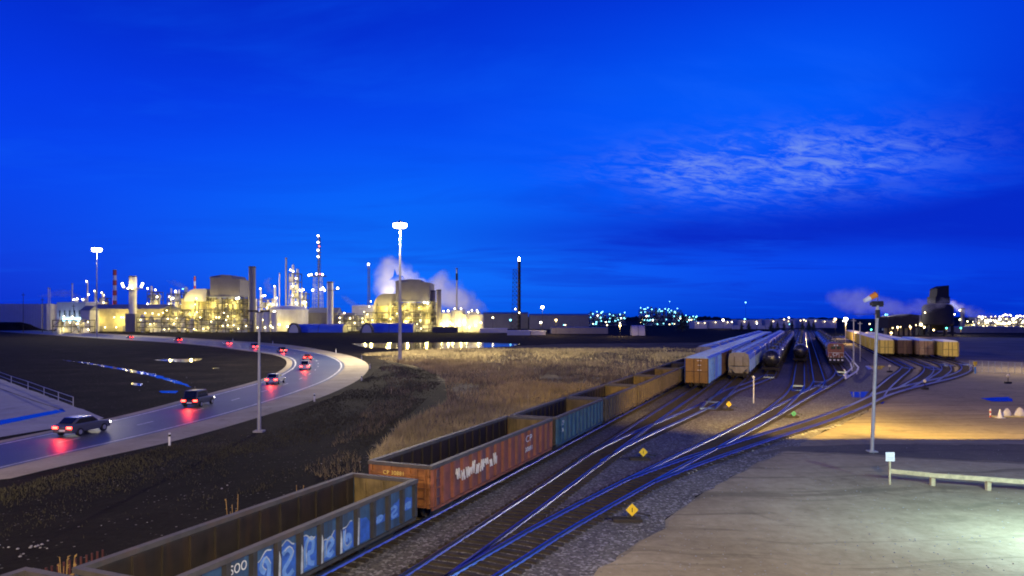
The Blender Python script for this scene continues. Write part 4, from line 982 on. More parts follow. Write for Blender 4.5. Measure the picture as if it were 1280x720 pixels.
for i, (a, b_, yt, lab) in enumerate([(59.8,60.9,359,'left of two hair thin stacks beside the white shed at far left'),(61.9,62.9,360,'right of two hair thin stacks beside the white shed at far left'),(89.4,91.0,354,'thin pale stack rising behind the white shed'),(108.3,110.4,351,'thin stack with a lit tip behind the gable of the long warehouse'),
      (117.8,121.4,363,'short lit stack half hidden behind the left light mast'),(127,129.4,365,'short lit stack right of the left light mast'),(356.4,358.8,322,'tallest thin stack, in front of the dome tank'),(348.6,350.0,341,'thin stack left of the tallest thin one'),(325,327,360,'short lit column right of the thick grey stack'),(342,345.5,357,'short lit column left of the thin stacks')]):
    t, r, h = stack(a, b_, yt, 560+i*6, lab, m=M_tankw if i != 6 else M_stack, taper=.85)
    if i in (3,4,5,8,9): lamps(t, [(0,-r-.6,h-.5),(r+.6,-r,h*.72)], .5, E_plant if i != 3 else E_white)
t, r, h = stack(569.6, 572.4, 335, D1, 'thin dark tipped stack among the round white tanks', m=M_tankw, taper=.7)
b = MB(); b.lathe([(r*.75,h-9),(r*.95,h-9),(r*.95,h-4),(r*.75,h-4)],(0,0,0),14); b.build('dark_collar', M_black, t)
b = MB(); b.lathe([(r*3,ZA(390,D1)-6),(r*2.2,ZA(390,D1)),(r*1.02,ZA(390,D1)+3)],(0,0,0),14); b.build('skirt', M_tankw, t)

def lattice(px, ytop, ybot, D, w0, w1, label, m, name='lattice_tower', cat='tower', lampz=(), n=12, em=None, r=.6, mast=None, base=0.0):
    t = at_thing(name, label, cat, px, D); h = ZA(ytop, D); b = MB(); cr = ((-1,-1),(1,-1),(1,1),(-1,1))
    def c(k, z): f = w0+(w1-w0)*(z-base)/(h-base); return (cr[k][0]*f/2, cr[k][1]*f/2, z)
    zs = np.linspace(base, h, n+1)
    for k in range(4): b.bar(c(k,base), c(k,h), .22)
    for i in range(n):
        for k in range(4):
            b.bar(c(k,zs[i]), c((k+1)%4,zs[i+1]), .13); b.bar(c((k+1)%4,zs[i]), c(k,zs[i+1]), .13); b.bar(c(k,zs[i+1]), c((k+1)%4,zs[i+1]), .13)
    b.build('lattice', m, t)
    if lampz: lamps(t, [(0, -w1/2-.6, ZA(y, D)) for y in lampz], r, em or E_white)
    return t, h
t, h = lattice(397.3, 345, 412, 600, 8.5, 6.0, 'white lattice flare tower with a tall lit pipe, tallest in the left plant', M_white, 'flare_tower')
zt = ZA(293, 600); b = MB(); b.tube((.4,0,0),(1.0,0,zt-1),.75,.5,8); b.build('flare_pipe', M_stack, t)
b = MB()
for z in np.linspace(h, zt-3, 14): b.box(-.2,2.2,-1.1,1.1,z-.12,z+.12)
b.bar((-.1,-1.1,h),(.0,-1.1,zt-3),.2); b.bar((2.1,-1.1,h),(2.0,-1.1,zt-3),.2); b.bar((2.1,1.1,h),(2.0,1.1,zt-3),.2); b.build('upper_lattice', M_frame, t)
b = MB(); b.box(-6.5,6.5,-3.5,3.5,h-.4,h+.2); b.build('platform', M_frame, t)
lamps(t, [(.6,-1.6,ZA(y,600)) for y in (295,303,313,321)]+[(-4.5,-4,h+1),(5,-4,h+1),(0,-4,h+1.5),(-6.8,-3,h+.5),(-3,-5,ZA(363,600)),(4,-5,ZA(362,600)),(7,-5,ZA(363,600))], .75, E_white)
lamps(t, [(1.6,-1.6,ZA(308,600)),(2.8,-4,h+1.3)], .5, E_redbeacon)
t, h = lattice(461, 333, 412, 640, 1.9, 1.5, 'thin lit topped mast left of the middle boiler house', M_stack, 'lattice_mast', 'mast', (330.5,), 14, E_white, .9)
# dark flare on the right of the plant
Df = 560; t = at_thing('flare_stack', 'dark flare stack with a small flame, right of the plume', 'flare stack', 649, Df); zt = ZA(328, Df)
b = MB(); b.tube((0,0,0),(0,0,zt),1.25,1.15,14); b.tube((0,0,zt),(0,0,zt+1.2),1.5,1.2,14); b.build('riser', M_black, t, True)
b = MB(); 
for z in np.linspace(2, zt-4, 16): b.lathe([(1.22,z),(1.5,z),(1.5,z+.4),(1.22,z+.4)],(0,0,0),12)
b.build('flange', M_frame, t)
b = MB(); b.box(-4.8,1.6,-.4,.4,ZA(387,Df)-.4,ZA(387,Df)); b.build('cross_platform', M_white, t)
b = MB(); b.lathe([(.15,0),(.8,.5),(.7,1.6),(.05,3.4)],(0,0,zt+1.0),10); b.build('flame', emit('flame', (1,.82,.55), 60), t, True)
lamps(t, [(-3,-1,ZA(387,Df)+.6),(0,-1.6,ZA(391,Df))], .5, E_plant)
lattice(643.5, 337, 412, Df, 5.2, 2.8, 'black lattice ladder tower hugging the dark flare stack', M_black, 'lattice_tower', 'tower', (), 14)
# tall steel unit with columns and many lights
def process_unit(x0, x1, ytop, D, label, seed, em, nl=14, levels=5, cols=3, dep=10, lampr=.5, base=0, colmat=None, lit=True):
    rnd = random.Random(seed); t = at_thing('process_unit', label, 'process unit', x0, D); w = (x1-x0)*PX(D); h = ZA(ytop, D)
    lv = [h*(i+1)/levels*.86 for i in range(levels)]
    steel(t, w, dep, lv, max(2,int(w/5)), rnd, th=.4); clutter(t, w, dep, lv, rnd, n=max(2,int(w/6)))
    for i in range(cols):
        x = w*(i+.5)/cols+rnd.uniform(-.6,.6); r = min(1.6, w/cols*.3)*rnd.uniform(.6,1.1); hh = h*rnd.uniform(.78,1.0) if i else h
        b = MB(); b.lathe([(r,0),(r,hh-r),(r*.7,hh-r*.3),(.05,hh)],(x,dep*.5,0),12); b.build('column', colmat or M_tankw, t, True)
    pts = [(w*rnd.random(), -1+2*rnd.random(), rnd.choice([0]+lv)+1.5+rnd.random()*1.5) for i in range(nl)]
    lamps(t, pts, lampr, em)
    if D < 660: glow(t, [(w*.3, -3, h*.25), (w*.75, -3, h*.6)], 1000 if em is E_plant or em is E_white else 300, (1.0,.80,.28) if em is not E_cool else (.4,.85,1.0))
    return t
process_unit(361, 373.5, 330, 580, 'open steel tower with lit decks behind the dome tank', 3, E_white, 14, 7, 2, 8, .55)
process_unit(374, 383, 359, 575, 'broad lit deck block right of the open steel tower', 4, E_plant, 12, 6, 2, 8, .55)
process_unit(184, 198, 357, 600, 'pair of lit columns behind the warehouse roof', 5, E_white, 9, 5, 3, 8, .6)
process_unit(209, 224, 360, 610, 'cluster of lit vessels left of the left boiler house', 6, E_white, 16, 5, 3, 8, .6)
process_unit(226, 241, 358, 640, 'lit deck row above the rounded gallery roof', 21, E_cool, 8, 5, 2, 8, .6)
process_unit(322, 342, 368, 560, 'lit pipe deck between the thick stack and the dome tank', 7, E_plant, 14, 4, 3, 8, .6)
process_unit(88, 108, 372, 600, 'lit deck behind the roof of the white shed', 8, E_white, 7, 4, 2, 6, .6)
process_unit(124, 134, 366, 640, 'small lit unit right of the left light mast', 22, E_plant, 6, 4, 2, 6, .6)
process_unit(66, 112, 397, 470, 'low pipe yard in front of the white shed', 9, E_plant, 8, 2, 5, 6, .35)
process_unit(171, 232, 393, 490, 'low lit pipe rack in front of the left boiler house', 10, E_plant, 13, 3, 6, 6, .36)
process_unit(232, 312, 398, 488, 'long low lit pipe rack below the left boiler house', 11, E_plant, 13, 3, 6, 6, .36)
process_unit(420, 470, 391, 530, 'dim piping between the two blue huts', 12, E_plant, 12, 3, 5, 8, .4)
process_unit(500, 545, 404, 500, 'low lit piping below the middle boiler house', 13, E_plant, 9, 2, 5, 6, .36)
# round tanks
def tank(x0, x1, ytop, D, label, dome=.12, ribs=0, m=None, roofm=None, name='storage_tank', ztop=None):
    r = (x1-x0)/2*PX(D); h = ztop or ZA(ytop, D); t = at_thing(name, label, 'tank', (x0+x1)/2, D); hs = h-2*r*dome
    b = MB(); b.lathe([(r,0),(r,hs)],(0,0,0),40); b.build('shell', m or M_tankw, t, True)
    b = MB(); b.lathe([(r+.15,hs-.25),(r+.15,hs+.05)]+[(r*cos(u), hs+.05+2*r*dome*sin(u)) for u in np.linspace(0.02,pi/2-.02,7)],(0,0,0),40); b.build('roof', roofm or M_tankw, t, True)
    if ribs:
        b = MB()
        for i in range(ribs):
            a = 2*pi*i/ribs; b.bar(((r+.2)*cos(a),(r+.2)*sin(a),0),((r+.2)*cos(a),(r+.2)*sin(a),hs+.3),.4)
        b.build('wind_ribs', m or M_tankw, t)
    b = MB(); b.lathe([(r-.06,hs+1.0),(r+.02,hs+1.0),(r+.02,hs+1.1),(r-.06,hs+1.1)],(0,0,0),30)
    for i in range(20): b.bar((r*cos(i*pi/10),r*sin(i*pi/10),hs),(r*cos(i*pi/10),r*sin(i*pi/10),hs+1.1),.08)
    b.build('roof_railing', M_frame, t)
    return t, r, hs
t, r, h = tank(337, 384.5, 382.5, 535, 'wide storage tank with a blue lit dome roof', .10, 0, M_tankw, M_roofw)
lamps(t, [(-r*.55,-r-2,4),(-r*.1,-r-3,5),(r*.3,-r-2,3.5)], .7, E_plant); lamps(t, [(-4,-r-6,14)], 1.0, E_white); glow(t, [(-r*.5,-r-5,5),(r*.4,-r-6,4)], 1300)
for i, (a, b_) in enumerate(((320,328),(329,337.5),(339,346.5))):
    t, r, h = tank(a, b_, 390, 505, '%s of three slim silos in front of the dome tank' % ('left','middle','right')[i], .2, 0, M_tankw); lamps(t, [(0,-r-1.2,3)], .4, E_plant)
for i, (a, b_, yt, Dt, lab) in enumerate(((551,564.5,391,515,'round ribbed tank beside the thick twin stacks'),(564,581,388,500,'round ribbed tank in front of the thin dark tipped stack'),(579,604,392,496,'widest round ribbed tank, at the right end of the lit plant'),(586,600,390,540,'round tank mostly hidden behind the widest ribbed one'))):
    t, r, h = tank(a, b_, yt, Dt, lab, .05, 20, M_tankw)
    lamps(t, [(r*1.05*sin(u), -r*1.05*cos(u)-1.4, 2.5+rr) for u, rr in ((-.9,3),(-.3,1),(.3,2),(.9,4))], .5, E_plant)
    lamps(t, [(-r*.4,-r*.9,h+1.6),(r*.5,-r*.8,h+1.6)], .45, E_plant); glow(t, [(-r*.6,-r-4,h*.35),(r*.6,-r-4,h*.5)], 2000)
# sheds and warehouses
def shed(x0, x1, yeave, yridge, D, label, wall, roof, dep=14, name='shed', cat='shed', doors=0, gable=None, yb=None, hip=True, win=0, winm=None):
    t = at_thing(name, label, cat, x0, D); k = PX(D); w = (x1-x0)*k; ze = ZA(yeave, D); zr = ZA(yridge, D)
    b = MB(); b.box(0,w,0,dep,0,ze); wl = b.build('wall', wall, t)
    b = MB(); b.prism([(-.4,ze+.004),(dep/2,zr),(dep+.4,ze+.004)], 'x', -.4, w+.4); fix_normals(b.build('roof', roof, t))
    rb = MB()
    for x in np.arange(1.0, w, 2.2): rb.box(x-.06,x+.06,-.09,-.003,0,ze-.1)
    rb.build('wall_ribs', wall, t)
    for i in range(doors):
        x = w*(i+.5)/doors; d = MB(); d.box(x-1.8,x+1.8,-.14,-.005,0,min(4,ze*.7)); d.build('door', M_wallG, t)
    for i in range(win):
        x = w*(i+.5)/win; d = MB(); d.box(x-w/win*.35,x+w/win*.35,-.13,-.004,ze*.45,ze*.62); d.build('window', winm or M_win, t)
    return t, w, ze
t, w, ze = shed(110, 203, 386, 380, D1, 'long cream warehouse with a dark roof, left of the boiler house', M_wallY, M_roofB, 26, 'warehouse', 'warehouse', 3)
lamps(t, [(w*f,-2.5,ze*.62) for f in (.38,.47,.50,.53,.62)]+[(w*f,-2,3) for f in (.12,.25,.4,.55,.7,.85)], .4, E_plant)
glow(t, [(w*f,-5,ze*.5) for f in (.15,.42,.5,.58,.85)], 1250)
shed(101, 112, 388, 382, D1-18, 'pale narrow gable building at the end of the long warehouse', M_wallW, M_roofB, 12, 'gable_building', 'building')
t, w, ze = shed(71, 107, 378, 377, 545, 'white windowed process shed at the far left', M_wallW, M_roofw, 20, 'white_shed', 'shed', 0, win=0)
for i in range(5):
    b = MB(); b.box(w*(.1+.17*i),w*(.1+.17*i)+.8,-.6,-.12,ze*.50,ze*.72); b.build('vent_pipe', M_frame, t)
b = MB(); b.box(w*.2,w*.95,-.2,-.1,ze*.34,ze*.46); b.build('window', M_winc, t); lamps(t, [(w*f,-1.4,ze*.4) for f in (.3,.5,.66,.82)], .4, E_cool); glow(t, [(w*f,-5,ze*.35) for f in (.3,.7)], 900, (.7,.9,1.0))
shed(-60, 52, 380, 379.6, 600, 'huge pale blank warehouse at the left edge', M_wallW, M_wallW, 60, 'warehouse', 'warehouse')
shed(54, 58.5, 380, 379.4, 585, 'narrow white block at the end of the blank warehouse', M_wallW, M_wallW, 10, 'stair_block', 'building')
b = MB(); pr = []
for i, x in enumerate(np.linspace(-140, 36, 30)):
    pass
bm_ = MB(); rows = []
for i, px in enumerate(np.linspace(-120, 46, 36)):
    for j, (yy, hh) in enumerate(((556,0),(563,5.2),(569,6.6),(576,5.4),(583,0))):
        f = min(1, max(0, (46-px)/16)); bm_.v.append((XA(px,570), yy, hh*f+.05*sin(i*1.7)*(j in (1,2,3))-.05))
for i in range(35):
    for j in range(4): bm_.f.append((i*5+j,(i+1)*5+j,(i+1)*5+j+1,i*5+j+1))
tag(fix_normals(bm_.build('embankment', M_soil)), kind='structure')
for i, (px, yt, yb, lab) in enumerate(((29,366,413,'bare dark utility pole before the blank warehouse'),(53,372,413,'second bare utility pole at the blank warehouse corner'),(92,380,414,'dark utility pole before the white shed'))):
    D = 480; t = at_thing('utility_pole', lab, 'pole', px, D); h = ZA(yt, D); b = MB(); b.tube((0,0,0),(0,0,h),.2,.14,6); b.build('pole', M_black, t); b = MB(); b.box(-1.2,1.2,-.1,.1,h-1.6,h-1.3); b.build('crossarm', M_black, t)
# low houses and huts along the plant
def hut(x0, x1, ytop, D, label, dep, face='x', front=M_wallW, cov=None, left=True):
    """half round fabric hut; its long side faces us, its open end the left"""
    t = at_thing('round_hut', label, 'hut', x0, D, None); w = (x1-x0)*PX(D); h = ZA(ytop, D); ry = dep/2
    prof = [(ry*cos(u), h*max(0,sin(u))**.9) for u in np.linspace(0, pi, 17)]
    b = MB()
    for i, x in enumerate(np.linspace(0, w, 13)):
        s_ = 1.0-.012*(i%2)
        b.v += [(x, ry+p[0]*s_, p[1]*s_) for p in prof]
    for i in range(12):
        for k in range(16): b.f.append((i*17+k,(i+1)*17+k,(i+1)*17+k+1,i*17+k+1))
    fix_normals(b.build('cover', cov, t))
    for x, nm in ((0,'end_wall'),(w,'end_wall')):
        b = MB(); b.prism([(ry+p[0]*.97, p[1]*.97) for p in prof], 'x', x-.12, x+.12); fix_normals(b.build(nm, front if x == 0 else M_roofB, t))
    b = MB()
    for x in (-.15, w*.5, w+.15):
        q = [(x, ry+p[0]*1.012, p[1]*1.012) for p in prof]; b.path(q, .12, 5)
    b.build('hoops', M_frame, t)
    return t
M_cov = mat('hut_fabric', (0.07, 0.16, 0.60), 0.35, var=0.08, scale=.5)
M_covd = mat('hut_end_dark', (0.06, 0.06, 0.07), 0.7, var=0.2)
def hut_angle(xl, xr, x_end, ytop, D, label, L, h, span_, rz):
    t = hut(xl, xr, ytop, D, label, span_, cov=M_cov); t.rotation_euler = (0,0,rz); return t
hut(367, 428, 405.0, 480, 'blue half round hut left of the other, below the dome tank', 15, cov=M_cov)
hut(456, 516, 404.0, 480, 'blue half round hut right of the other, below the middle boiler house', 15, cov=M_cov)
for px, lab in ((361,'white arched doorway front standing at the left hut end'),(452.5,'white arched doorway front standing at the right hut end')):
    D = 474; t = at_thing('arched_porch', lab, 'porch', px, D); w = 12*PX(D); hh = ZA(405.5, D)
    q = [(w/2+w/2*cos(u), hh*sin(u)**.9 if 0<u<pi else 0) for u in np.linspace(0,pi,15)]
    b = MB(); b.prism(q, 'y', 0, .5); fix_normals(b.build('front_panel', M_wallW, t))
    q2 = [(w/2+(w/2+1.0)*cos(u), (hh+1.0)*max(0,sin(u))**.9) for u in np.linspace(0,pi,15)]
    b = MB(); b.prism(q2+[(w/2+w/2*1.005*cos(u), 1.005*hh*max(0,sin(u))**.9) for u in np.linspace(pi,0,15)], 'y', -.4, 3.5); fix_normals(b.build('canopy', M_covd, t))
t = hut(790, 806, 406.5, 395, 'large pale round hut with a blue lit right end, on the far field', 12, cov=M_wallW); t.rotation_euler = (0,0,radians(-6))
shed(420, 440, 398, 391, 545, 'dim gabled hall between the stack with lamps and the middle plant', M_wallY, M_roofB, 18, 'gabled_hall', 'building')
shed(384, 421, 391, 384.5, 560, 'gabled hall behind the left blue hut', M_wallY, M_roofB, 18, 'gabled_hall', 'building')
shed(440, 466, 383, 381, 570, 'pale flat roofed block left of the middle boiler house', M_wallW, M_roofw, 14, 'flat_block', 'building')
shed(634, 663, 413.5, 413, 400, 'low white office with dark windows on the field edge', M_wallW, M_roofw, 9, 'site_office', 'building')
shed(664, 682, 414, 413.5, 405, 'low blue lit cabin next to the white office', M_wallW, M_roofw, 8, 'site_cabin', 'building')
shed(604, 660, 392, 390, 640, 'long dark shed behind the flare stack', M_wallG, M_roofB, 30, 'shed', 'shed')
shed(662, 736, 394, 392, 620, 'long dim shed right of the flare stack', M_wallG, M_roofB, 30, 'shed', 'shed')
shed(600, 634, 411, 410.5, 470, 'low pale slab building at the right end of the plant', M_wallW, M_roofw, 14, 'low_building', 'building')
shed(690, 760, 409.5, 409, 440, 'long flat roofed store behind the field', M_wallG, M_roofB, 20, 'store', 'building')
shed(540, 572, 409, 408.5, 478, 'dark container row before the round tanks', M_covd, M_covd, 6, 'container_row', 'container')
# far works on the horizon
for i, (a, b_, yt, lab) in enumerate(((736,760,389,'far lit works, left end of the cool lit skyline'),(760,782,390,'far lit works above the round hut'),(800,812,384,'far lit tower left of the dark pair'),(812,834,383,'far lit works with high lamps, middle of the skyline'),(834,852,385,'far lit works behind the dark shed block'),(852,872,394,'low far lit works at the right of the cool lit skyline'))):
    t = process_unit(a, b_, yt, 900+i*15, lab, 30+i, E_cool, 9, 4, 4, 10, .6, colmat=M_stack)
    rnd = random.Random(90+i); w = (b_-a)*PX(900)
    lamps(t, [(w*rnd.random(), -2, ZA(yt, 900)*rnd.uniform(.8,1.0)) for q in range(3)], .7, E_cool); lamps(t, [(w*rnd.random(), -2, 6+8*rnd.random()) for q in range(1)], .8, E_farw)
for i, (a, b_, yt, lab) in enumerate(((868,884,402,'far pale shed right of the cool lit works'),(886,916,401,'far pale shed under the bright white lamp'),(922,952,400,'far pale shed behind the white trailers'),(956,994,399.5,'far pale shed behind the dark conifers'),(1000,1024,399,'tallest far pale shed near the end of the tracks'),(1024,1046,400,'far pale shed left of the warm yard lamp'))):
    t, w, ze = shed(a, b_, yt, yt-.6, 660+10*i, lab, M_wallW, M_roofw, 20, 'shed', 'shed'); lamps(t, [(w*f,-2.5,ze*.8) for f in (.25,.75)], .5, E_far)
for i in range(5):
    a = 916+i*10.2; t = at_thing('trailer', '%s white trailer of the row before the far sheds' % ordinal(i), 'trailer', a, 560, 'white trailers before the far sheds'); w = 9.8*PX(560)
    b = MB(); b.box(0,w-.3,0,2.6,1.1,4.0); b.build('box_body', M_wallW, t); b = MB(); b.box(.2,w-.6,.3,2.3,.7,1.09)
    for x in (1.0,w-2.2):
        for y in (.3,2.2): b.tube((x,y-.15,.5),(x,y+.15,.5),.5,n=10)
    b.build('chassis', M_black, t)
# right hand works behind the haze of lights
for i, (a, b_, yt, lab) in enumerate(((1222,1238,397,'warm glaring works, left end at the right horizon'),(1238,1256,396,'warm glaring works below the small chimney'),(1256,1272,395,'warm glaring works near the right edge'),(1272,1296,396,'warm glaring works cut by the right edge'))):
    t = process_unit(a, b_, yt, 620+i*12, lab, 50+i, E_far, 22, 3, 3, 10, .55); rnd = random.Random(70+i); w = (b_-a)*PX(620)
    lamps(t, [(w*(.2+.3*q), -3, 5+6*rnd.random()) for q in range(3)], 1.0, E_white)
process_unit(1205, 1222, 404, 640, 'dim low piping left of the glaring works', 60, E_plant, 4, 2, 3, 8, .5)
t, r, h = stack(1200.5, 1205.5, 385, 520, 'round dark column right of the silo', m=M_stack); lamps(t, [(-r-1,-1,h*.9),(-r-1,-1,h*.5)], .5, E_plant)
process_unit(1104, 1112, 394, 560, 'slim lit framework left of the dark shed', 61, E_cool, 7, 4, 2, 6, .55)
# dark loading silo on legs, head house and conveyor shed
Ds = 400; k = PX(Ds); t = at_thing('loading_silo', 'huge black silo on legs with a tower on top', 'silo', 1172, Ds)
M_dark = mat('coal_black', (0.016, 0.016, 0.019), 0.8, var=0.3, scale=.3)
r = 17.5*k; z0 = ZA(410, Ds); z1 = ZA(384, Ds); b = MB(); b.lathe([(r*.3,z0-1.5),(r,z0+2),(r,z1),(r*.85,z1+1.5),(.05,z1+2.6)],(0,0,0),28); b.build('hopper_body', M_dark, t, True)
b = MB(); b.box(-8*k,10*k,-4,4,z1+2.0,ZA(371,Ds)); b.prism([(-6*k,ZA(371,Ds)),(9.5*k,ZA(371,Ds)),(9.5*k,ZA(357,Ds)),(3*k,ZA(357.5,Ds)),(-5*k,ZA(361,Ds))],'y',-3.5,3.5); fix_normals(b.build('head_house', M_dark, t))
for x, y in ((-r*.8,-r*.4),(r*.8,-r*.4),(-r*.8,r*.4),(r*.8,r*.4),(0,-r*.85)): b = MB(); b.box(x-.6,x+.6,y-.6,y+.6,0,z0+3); b.build('leg', M_dark, t)
b = MB(); b.box(-r*1.02,r*1.02,-r*.45,-r*.38,z0-3,z0-2.2); b.bar((-r*.8,-r*.42,0),(r*.8,-r*.42,z0-2),.4); b.build('bracing', M_dark, t)
lamps(t, [(-r*.4,-r*.2,3),(r*.3,0,5)], .5, E_warm); lamps(t, [(-r*1.05,-2,z1-3),(r*1.05,-2,z1-4)], .35, E_plant); glow(t, [(-r*2.6,22,z1+2),(-r*4,14,z1),(r*2.6,20,z1-3)], 6000, (1.0,.9,.75))  # glow lights are added behind the silo to brighten its smoke
t = at_thing('conveyor_shed', 'long black raised shed left of the silo', 'shed', 1110, Ds-10); w = 38*k
b = MB(); b.prism([(0,ZA(410,Ds)),(w,ZA(410,Ds)),(w,ZA(394,Ds)),(w*.7,ZA(392.5,Ds)),(0,ZA(396,Ds))],'y',0,10); fix_normals(b.build('gallery', M_dark, t))
for i in range(6):
    b = MB(); x = w*(i+.3)/6; b.box(x-.4,x+.4,1,1.8,0,ZA(410,Ds)+.1); b.build('leg', M_dark, t)
b = MB(); b.box(1,w-1,6,6.3,0,ZA(410,Ds)); b.build('back_wall', M_wallY, t)
lamps(t, [(w*f,.2,4+2*f) for f in (.15,.4,.7,.9)], .4, E_warm)
t = at_thing('elevator_tower', 'grey panelled tower between the shed and the silo', 'tower', 1147.5, Ds+4); b = MB(); b.box(0,10*k,0,6,5,ZA(393.5,Ds)); b.build('casing', M_wallW, t)
b = MB(); b.box(0.2,.7,.2,5.8,0,5); b.box(9*k,9.6*k,.2,5.8,0,5); b.build('leg_frame', M_dark, t); lamps(t, [(3*k,-1,6),(6*k,-1,4.5),(8*k,-1,7)], .7, E_plant)
shed(1190, 1282, 409, 408, 470, 'low dark store under the glaring works at the right', M_wallG, M_roofB, 16, 'store', 'building')
# distant woods along the horizon
b = MB(); rnd = random.Random(4); X = np.linspace(-2600, 2900, 900); hgt = [9+5*sin(x*.004)+4*sin(x*.013+1)+rnd.random()*5 for x in X]
for i, x in enumerate(X): b.v += [(x,2300,0),(x,2300+40*rnd.random(),hgt[i]),(x,2420,0)]
for i in range(len(X)-1): b.f += [(i*3,i*3+3,i*3+4,i*3+1),(i*3+1,i*3+4,i*3+5,i*3+2)]
M_wood_ = mat('far_foliage', (0.03, 0.04, 0.022), 0.9, var=0.4); tag(b.build('distant_woods', M_wood_), 'dark line of woods along the horizon', 'woods', None, 'stuff')
# conifers before the far sheds
M_fol = mat('spruce_foliage', (0.035, 0.055, 0.03), 0.9, var=0.5); M_bark = mat('bark', (0.06, 0.045, 0.03), 0.9, var=0.3)
def conifer(px, yt, D, label, seed, spread=.27):
    rnd = random.Random(seed); t = at_thing('spruce_tree', label, 'tree', px, D, 'dark spruces before the far sheds'); h = ZA(yt, D)
    b = MB(); b.tube((0,0,0),(0,0,h*.95),h*.022,.03,6); b.build('trunk', M_bark, t)
    b = MB()
    for i in range(420):
        u = rnd.random()**.8; z = h*(.10+.88*u); R = h*spread*(1-u)**.85*(.35+.75*rnd.random())*(1+.25*sin(z*2.3+seed)); a = rnd.random()*2*pi
        c = Vector((R*cos(a), R*sin(a), z-.10*R)); s_ = h*.055*(1.25-u)
        d1 = Vector((cos(a)*s_*1.5, sin(a)*s_*1.5, -s_*.5)); d2 = Vector((-sin(a)*s_*.7, cos(a)*s_*.7, s_*rnd.uniform(-.3,.3)))
        b.quad(c-d1*.5-d2, c+d1, c-d1*.5+d2, c-d1*.8+Vector((0,0,s_*.6)))
    b.build('crown', M_fol, t); return t
for i, (px, yt, D, lab) in enumerate(((802,394,520,'left of two broad dark trees at the skyline works'),(853,390,520,'right of two broad dark trees, before the skyline works'),(927,402,520,'small spruce before the shed with the white lamp'),(936,401,530,'spruce just right of the smallest skyline spruce'),(964,400,510,'spruce at the left of the middle spruce clump'),(972,401,520,'second spruce of the middle clump'),(980,402,515,'third, lowest spruce of the middle clump'),(990,400,525,'fourth spruce of the middle clump'),(1003,400.5,505,'spruce at the far end of the tank car lines'),(1011,399,512,'taller spruce at the end of the empty track'),(1017,401,508,'last spruce left of the warm yard lamp'))):
    conifer(px, yt, D, lab, i+3, .30 if i > 1 else .42)

# ------------------------------------------------------------------ steam
def plume(name, label, pts, dens, scale=.06):
    """a chain of swelling rings holding steam that thins out towards its rim"""
    fine = []
    for a_, c_ in zip(pts[:-1], pts[1:]):
        k = max(1, int(math.ceil((Vector(c_[:3])-Vector(a_[:3])).length/(.55*(a_[3]+c_[3])/2))))
        fine += [tuple(a_[q]+(c_[q]-a_[q])*i/k for q in range(4)) for i in range(k)]
    pts = fine+[pts[-1]]
    b = MB(); n = 16; org = Vector(pts[0][:3]); P = [Vector(p[:3])-org for p in pts]
    for i, p in enumerate(pts):
        d = (P[min(i+1,len(P)-1)]-P[max(i-1,0)]).normalized(); a = d.cross(Vector((0,1,0))).normalized(); c = d.cross(a).normalized(); q = P[i]
        if i == 0: q = q-d*p[3]*.9
        if i == len(pts)-1: q = q+d*p[3]*.9
        for j in range(n): u = 2*pi*j/n; b.v.append(tuple(q+(a*cos(u)+c*sin(u))*p[3]*(1.5 if 0 < i < len(pts)-1 else 1.0)))
    for i in range(len(pts)-1):
        for j in range(n): b.f.append((i*n+j,i*n+(j+1)%n,(i+1)*n+(j+1)%n,(i+1)*n+j))
    b.f += [tuple(range(n)), tuple((len(pts)-1)*n+n-1-i for i in range(n))]
    m = bpy.data.materials.new('steam'); m.use_nodes = True; t = m.node_tree; t.nodes.clear(); N_ = NT(t); tcn = N_.n('ShaderNodeTexCoord'); sep = N_.n('ShaderNodeSeparateXYZ')
    R_ = max(p[3] for p in pts); nz = N_.n('ShaderNodeTexNoise'); nz.inputs['Scale'].default_value = .9/R_; nz.inputs['Detail'].default_value = 4; t.links.new(tcn.outputs['Object'], nz.inputs['Vector'])
    s1 = N_.n('ShaderNodeVectorMath', operation='SUBTRACT'); t.links.new(nz.outputs['Color'], s1.inputs[0]); s1.inputs[1].default_value = (.5,.5,.5)
    s2 = N_.n('ShaderNodeVectorMath', operation='SCALE'); t.links.new(s1.outputs[0], s2.inputs[0]); s2.inputs[3].default_value = R_*1.5
    wp = N_.n('ShaderNodeVectorMath', operation='ADD'); t.links.new(tcn.outputs['Object'], wp.inputs[0]); t.links.new(s2.outputs[0], wp.inputs[1]); tot = None
    for i, p in enumerate(pts):
        vd = N_.n('ShaderNodeVectorMath', operation='DISTANCE'); t.links.new(wp.outputs[0], vd.inputs[0]); vd.inputs[1].default_value = tuple(P[i])
        r_ = p[3]*1.05; e = N_.m('MULTIPLY', vd.outputs['Value'], 1.0/r_); e = N_.m('POWER', 2.718, N_.m('MULTIPLY', N_.m('MULTIPLY', e, e), -1.0)); tot = e if tot is None else N_.m('MAXIMUM', tot, e)
    v = N_.noise(tcn.outputs['Object'], 1.4/R_, 6, .62, .6)
    f = N_.sstep(N_.m('SUBTRACT', N_.m('ADD', N_.m('MULTIPLY', tot, 1.1), N_.m('MULTIPLY', v, 1.3)), .95), 0.0, .8)
    edge = N_.sstep(tot, .10, .35)
    pv = N_.n('ShaderNodeVolumePrincipled'); pv.inputs['Color'].default_value = (.93,.92,.95,1); N_.plug(pv.inputs['Density'], N_.m('MULTIPLY', N_.m('MULTIPLY', f, edge), dens))
    ou = N_.n('ShaderNodeOutputMaterial'); t.links.new(pv.outputs[0], ou.inputs['Volume'])
    o = fix_normals(b.build(name, m)); o.location = org; return tag(o, label, 'steam')
def pl(px, py, D, r): return (XA(px,D), D, ZA(py,D), r*PX(D))
ST1, ST2, ST3 = .075, .09, .05
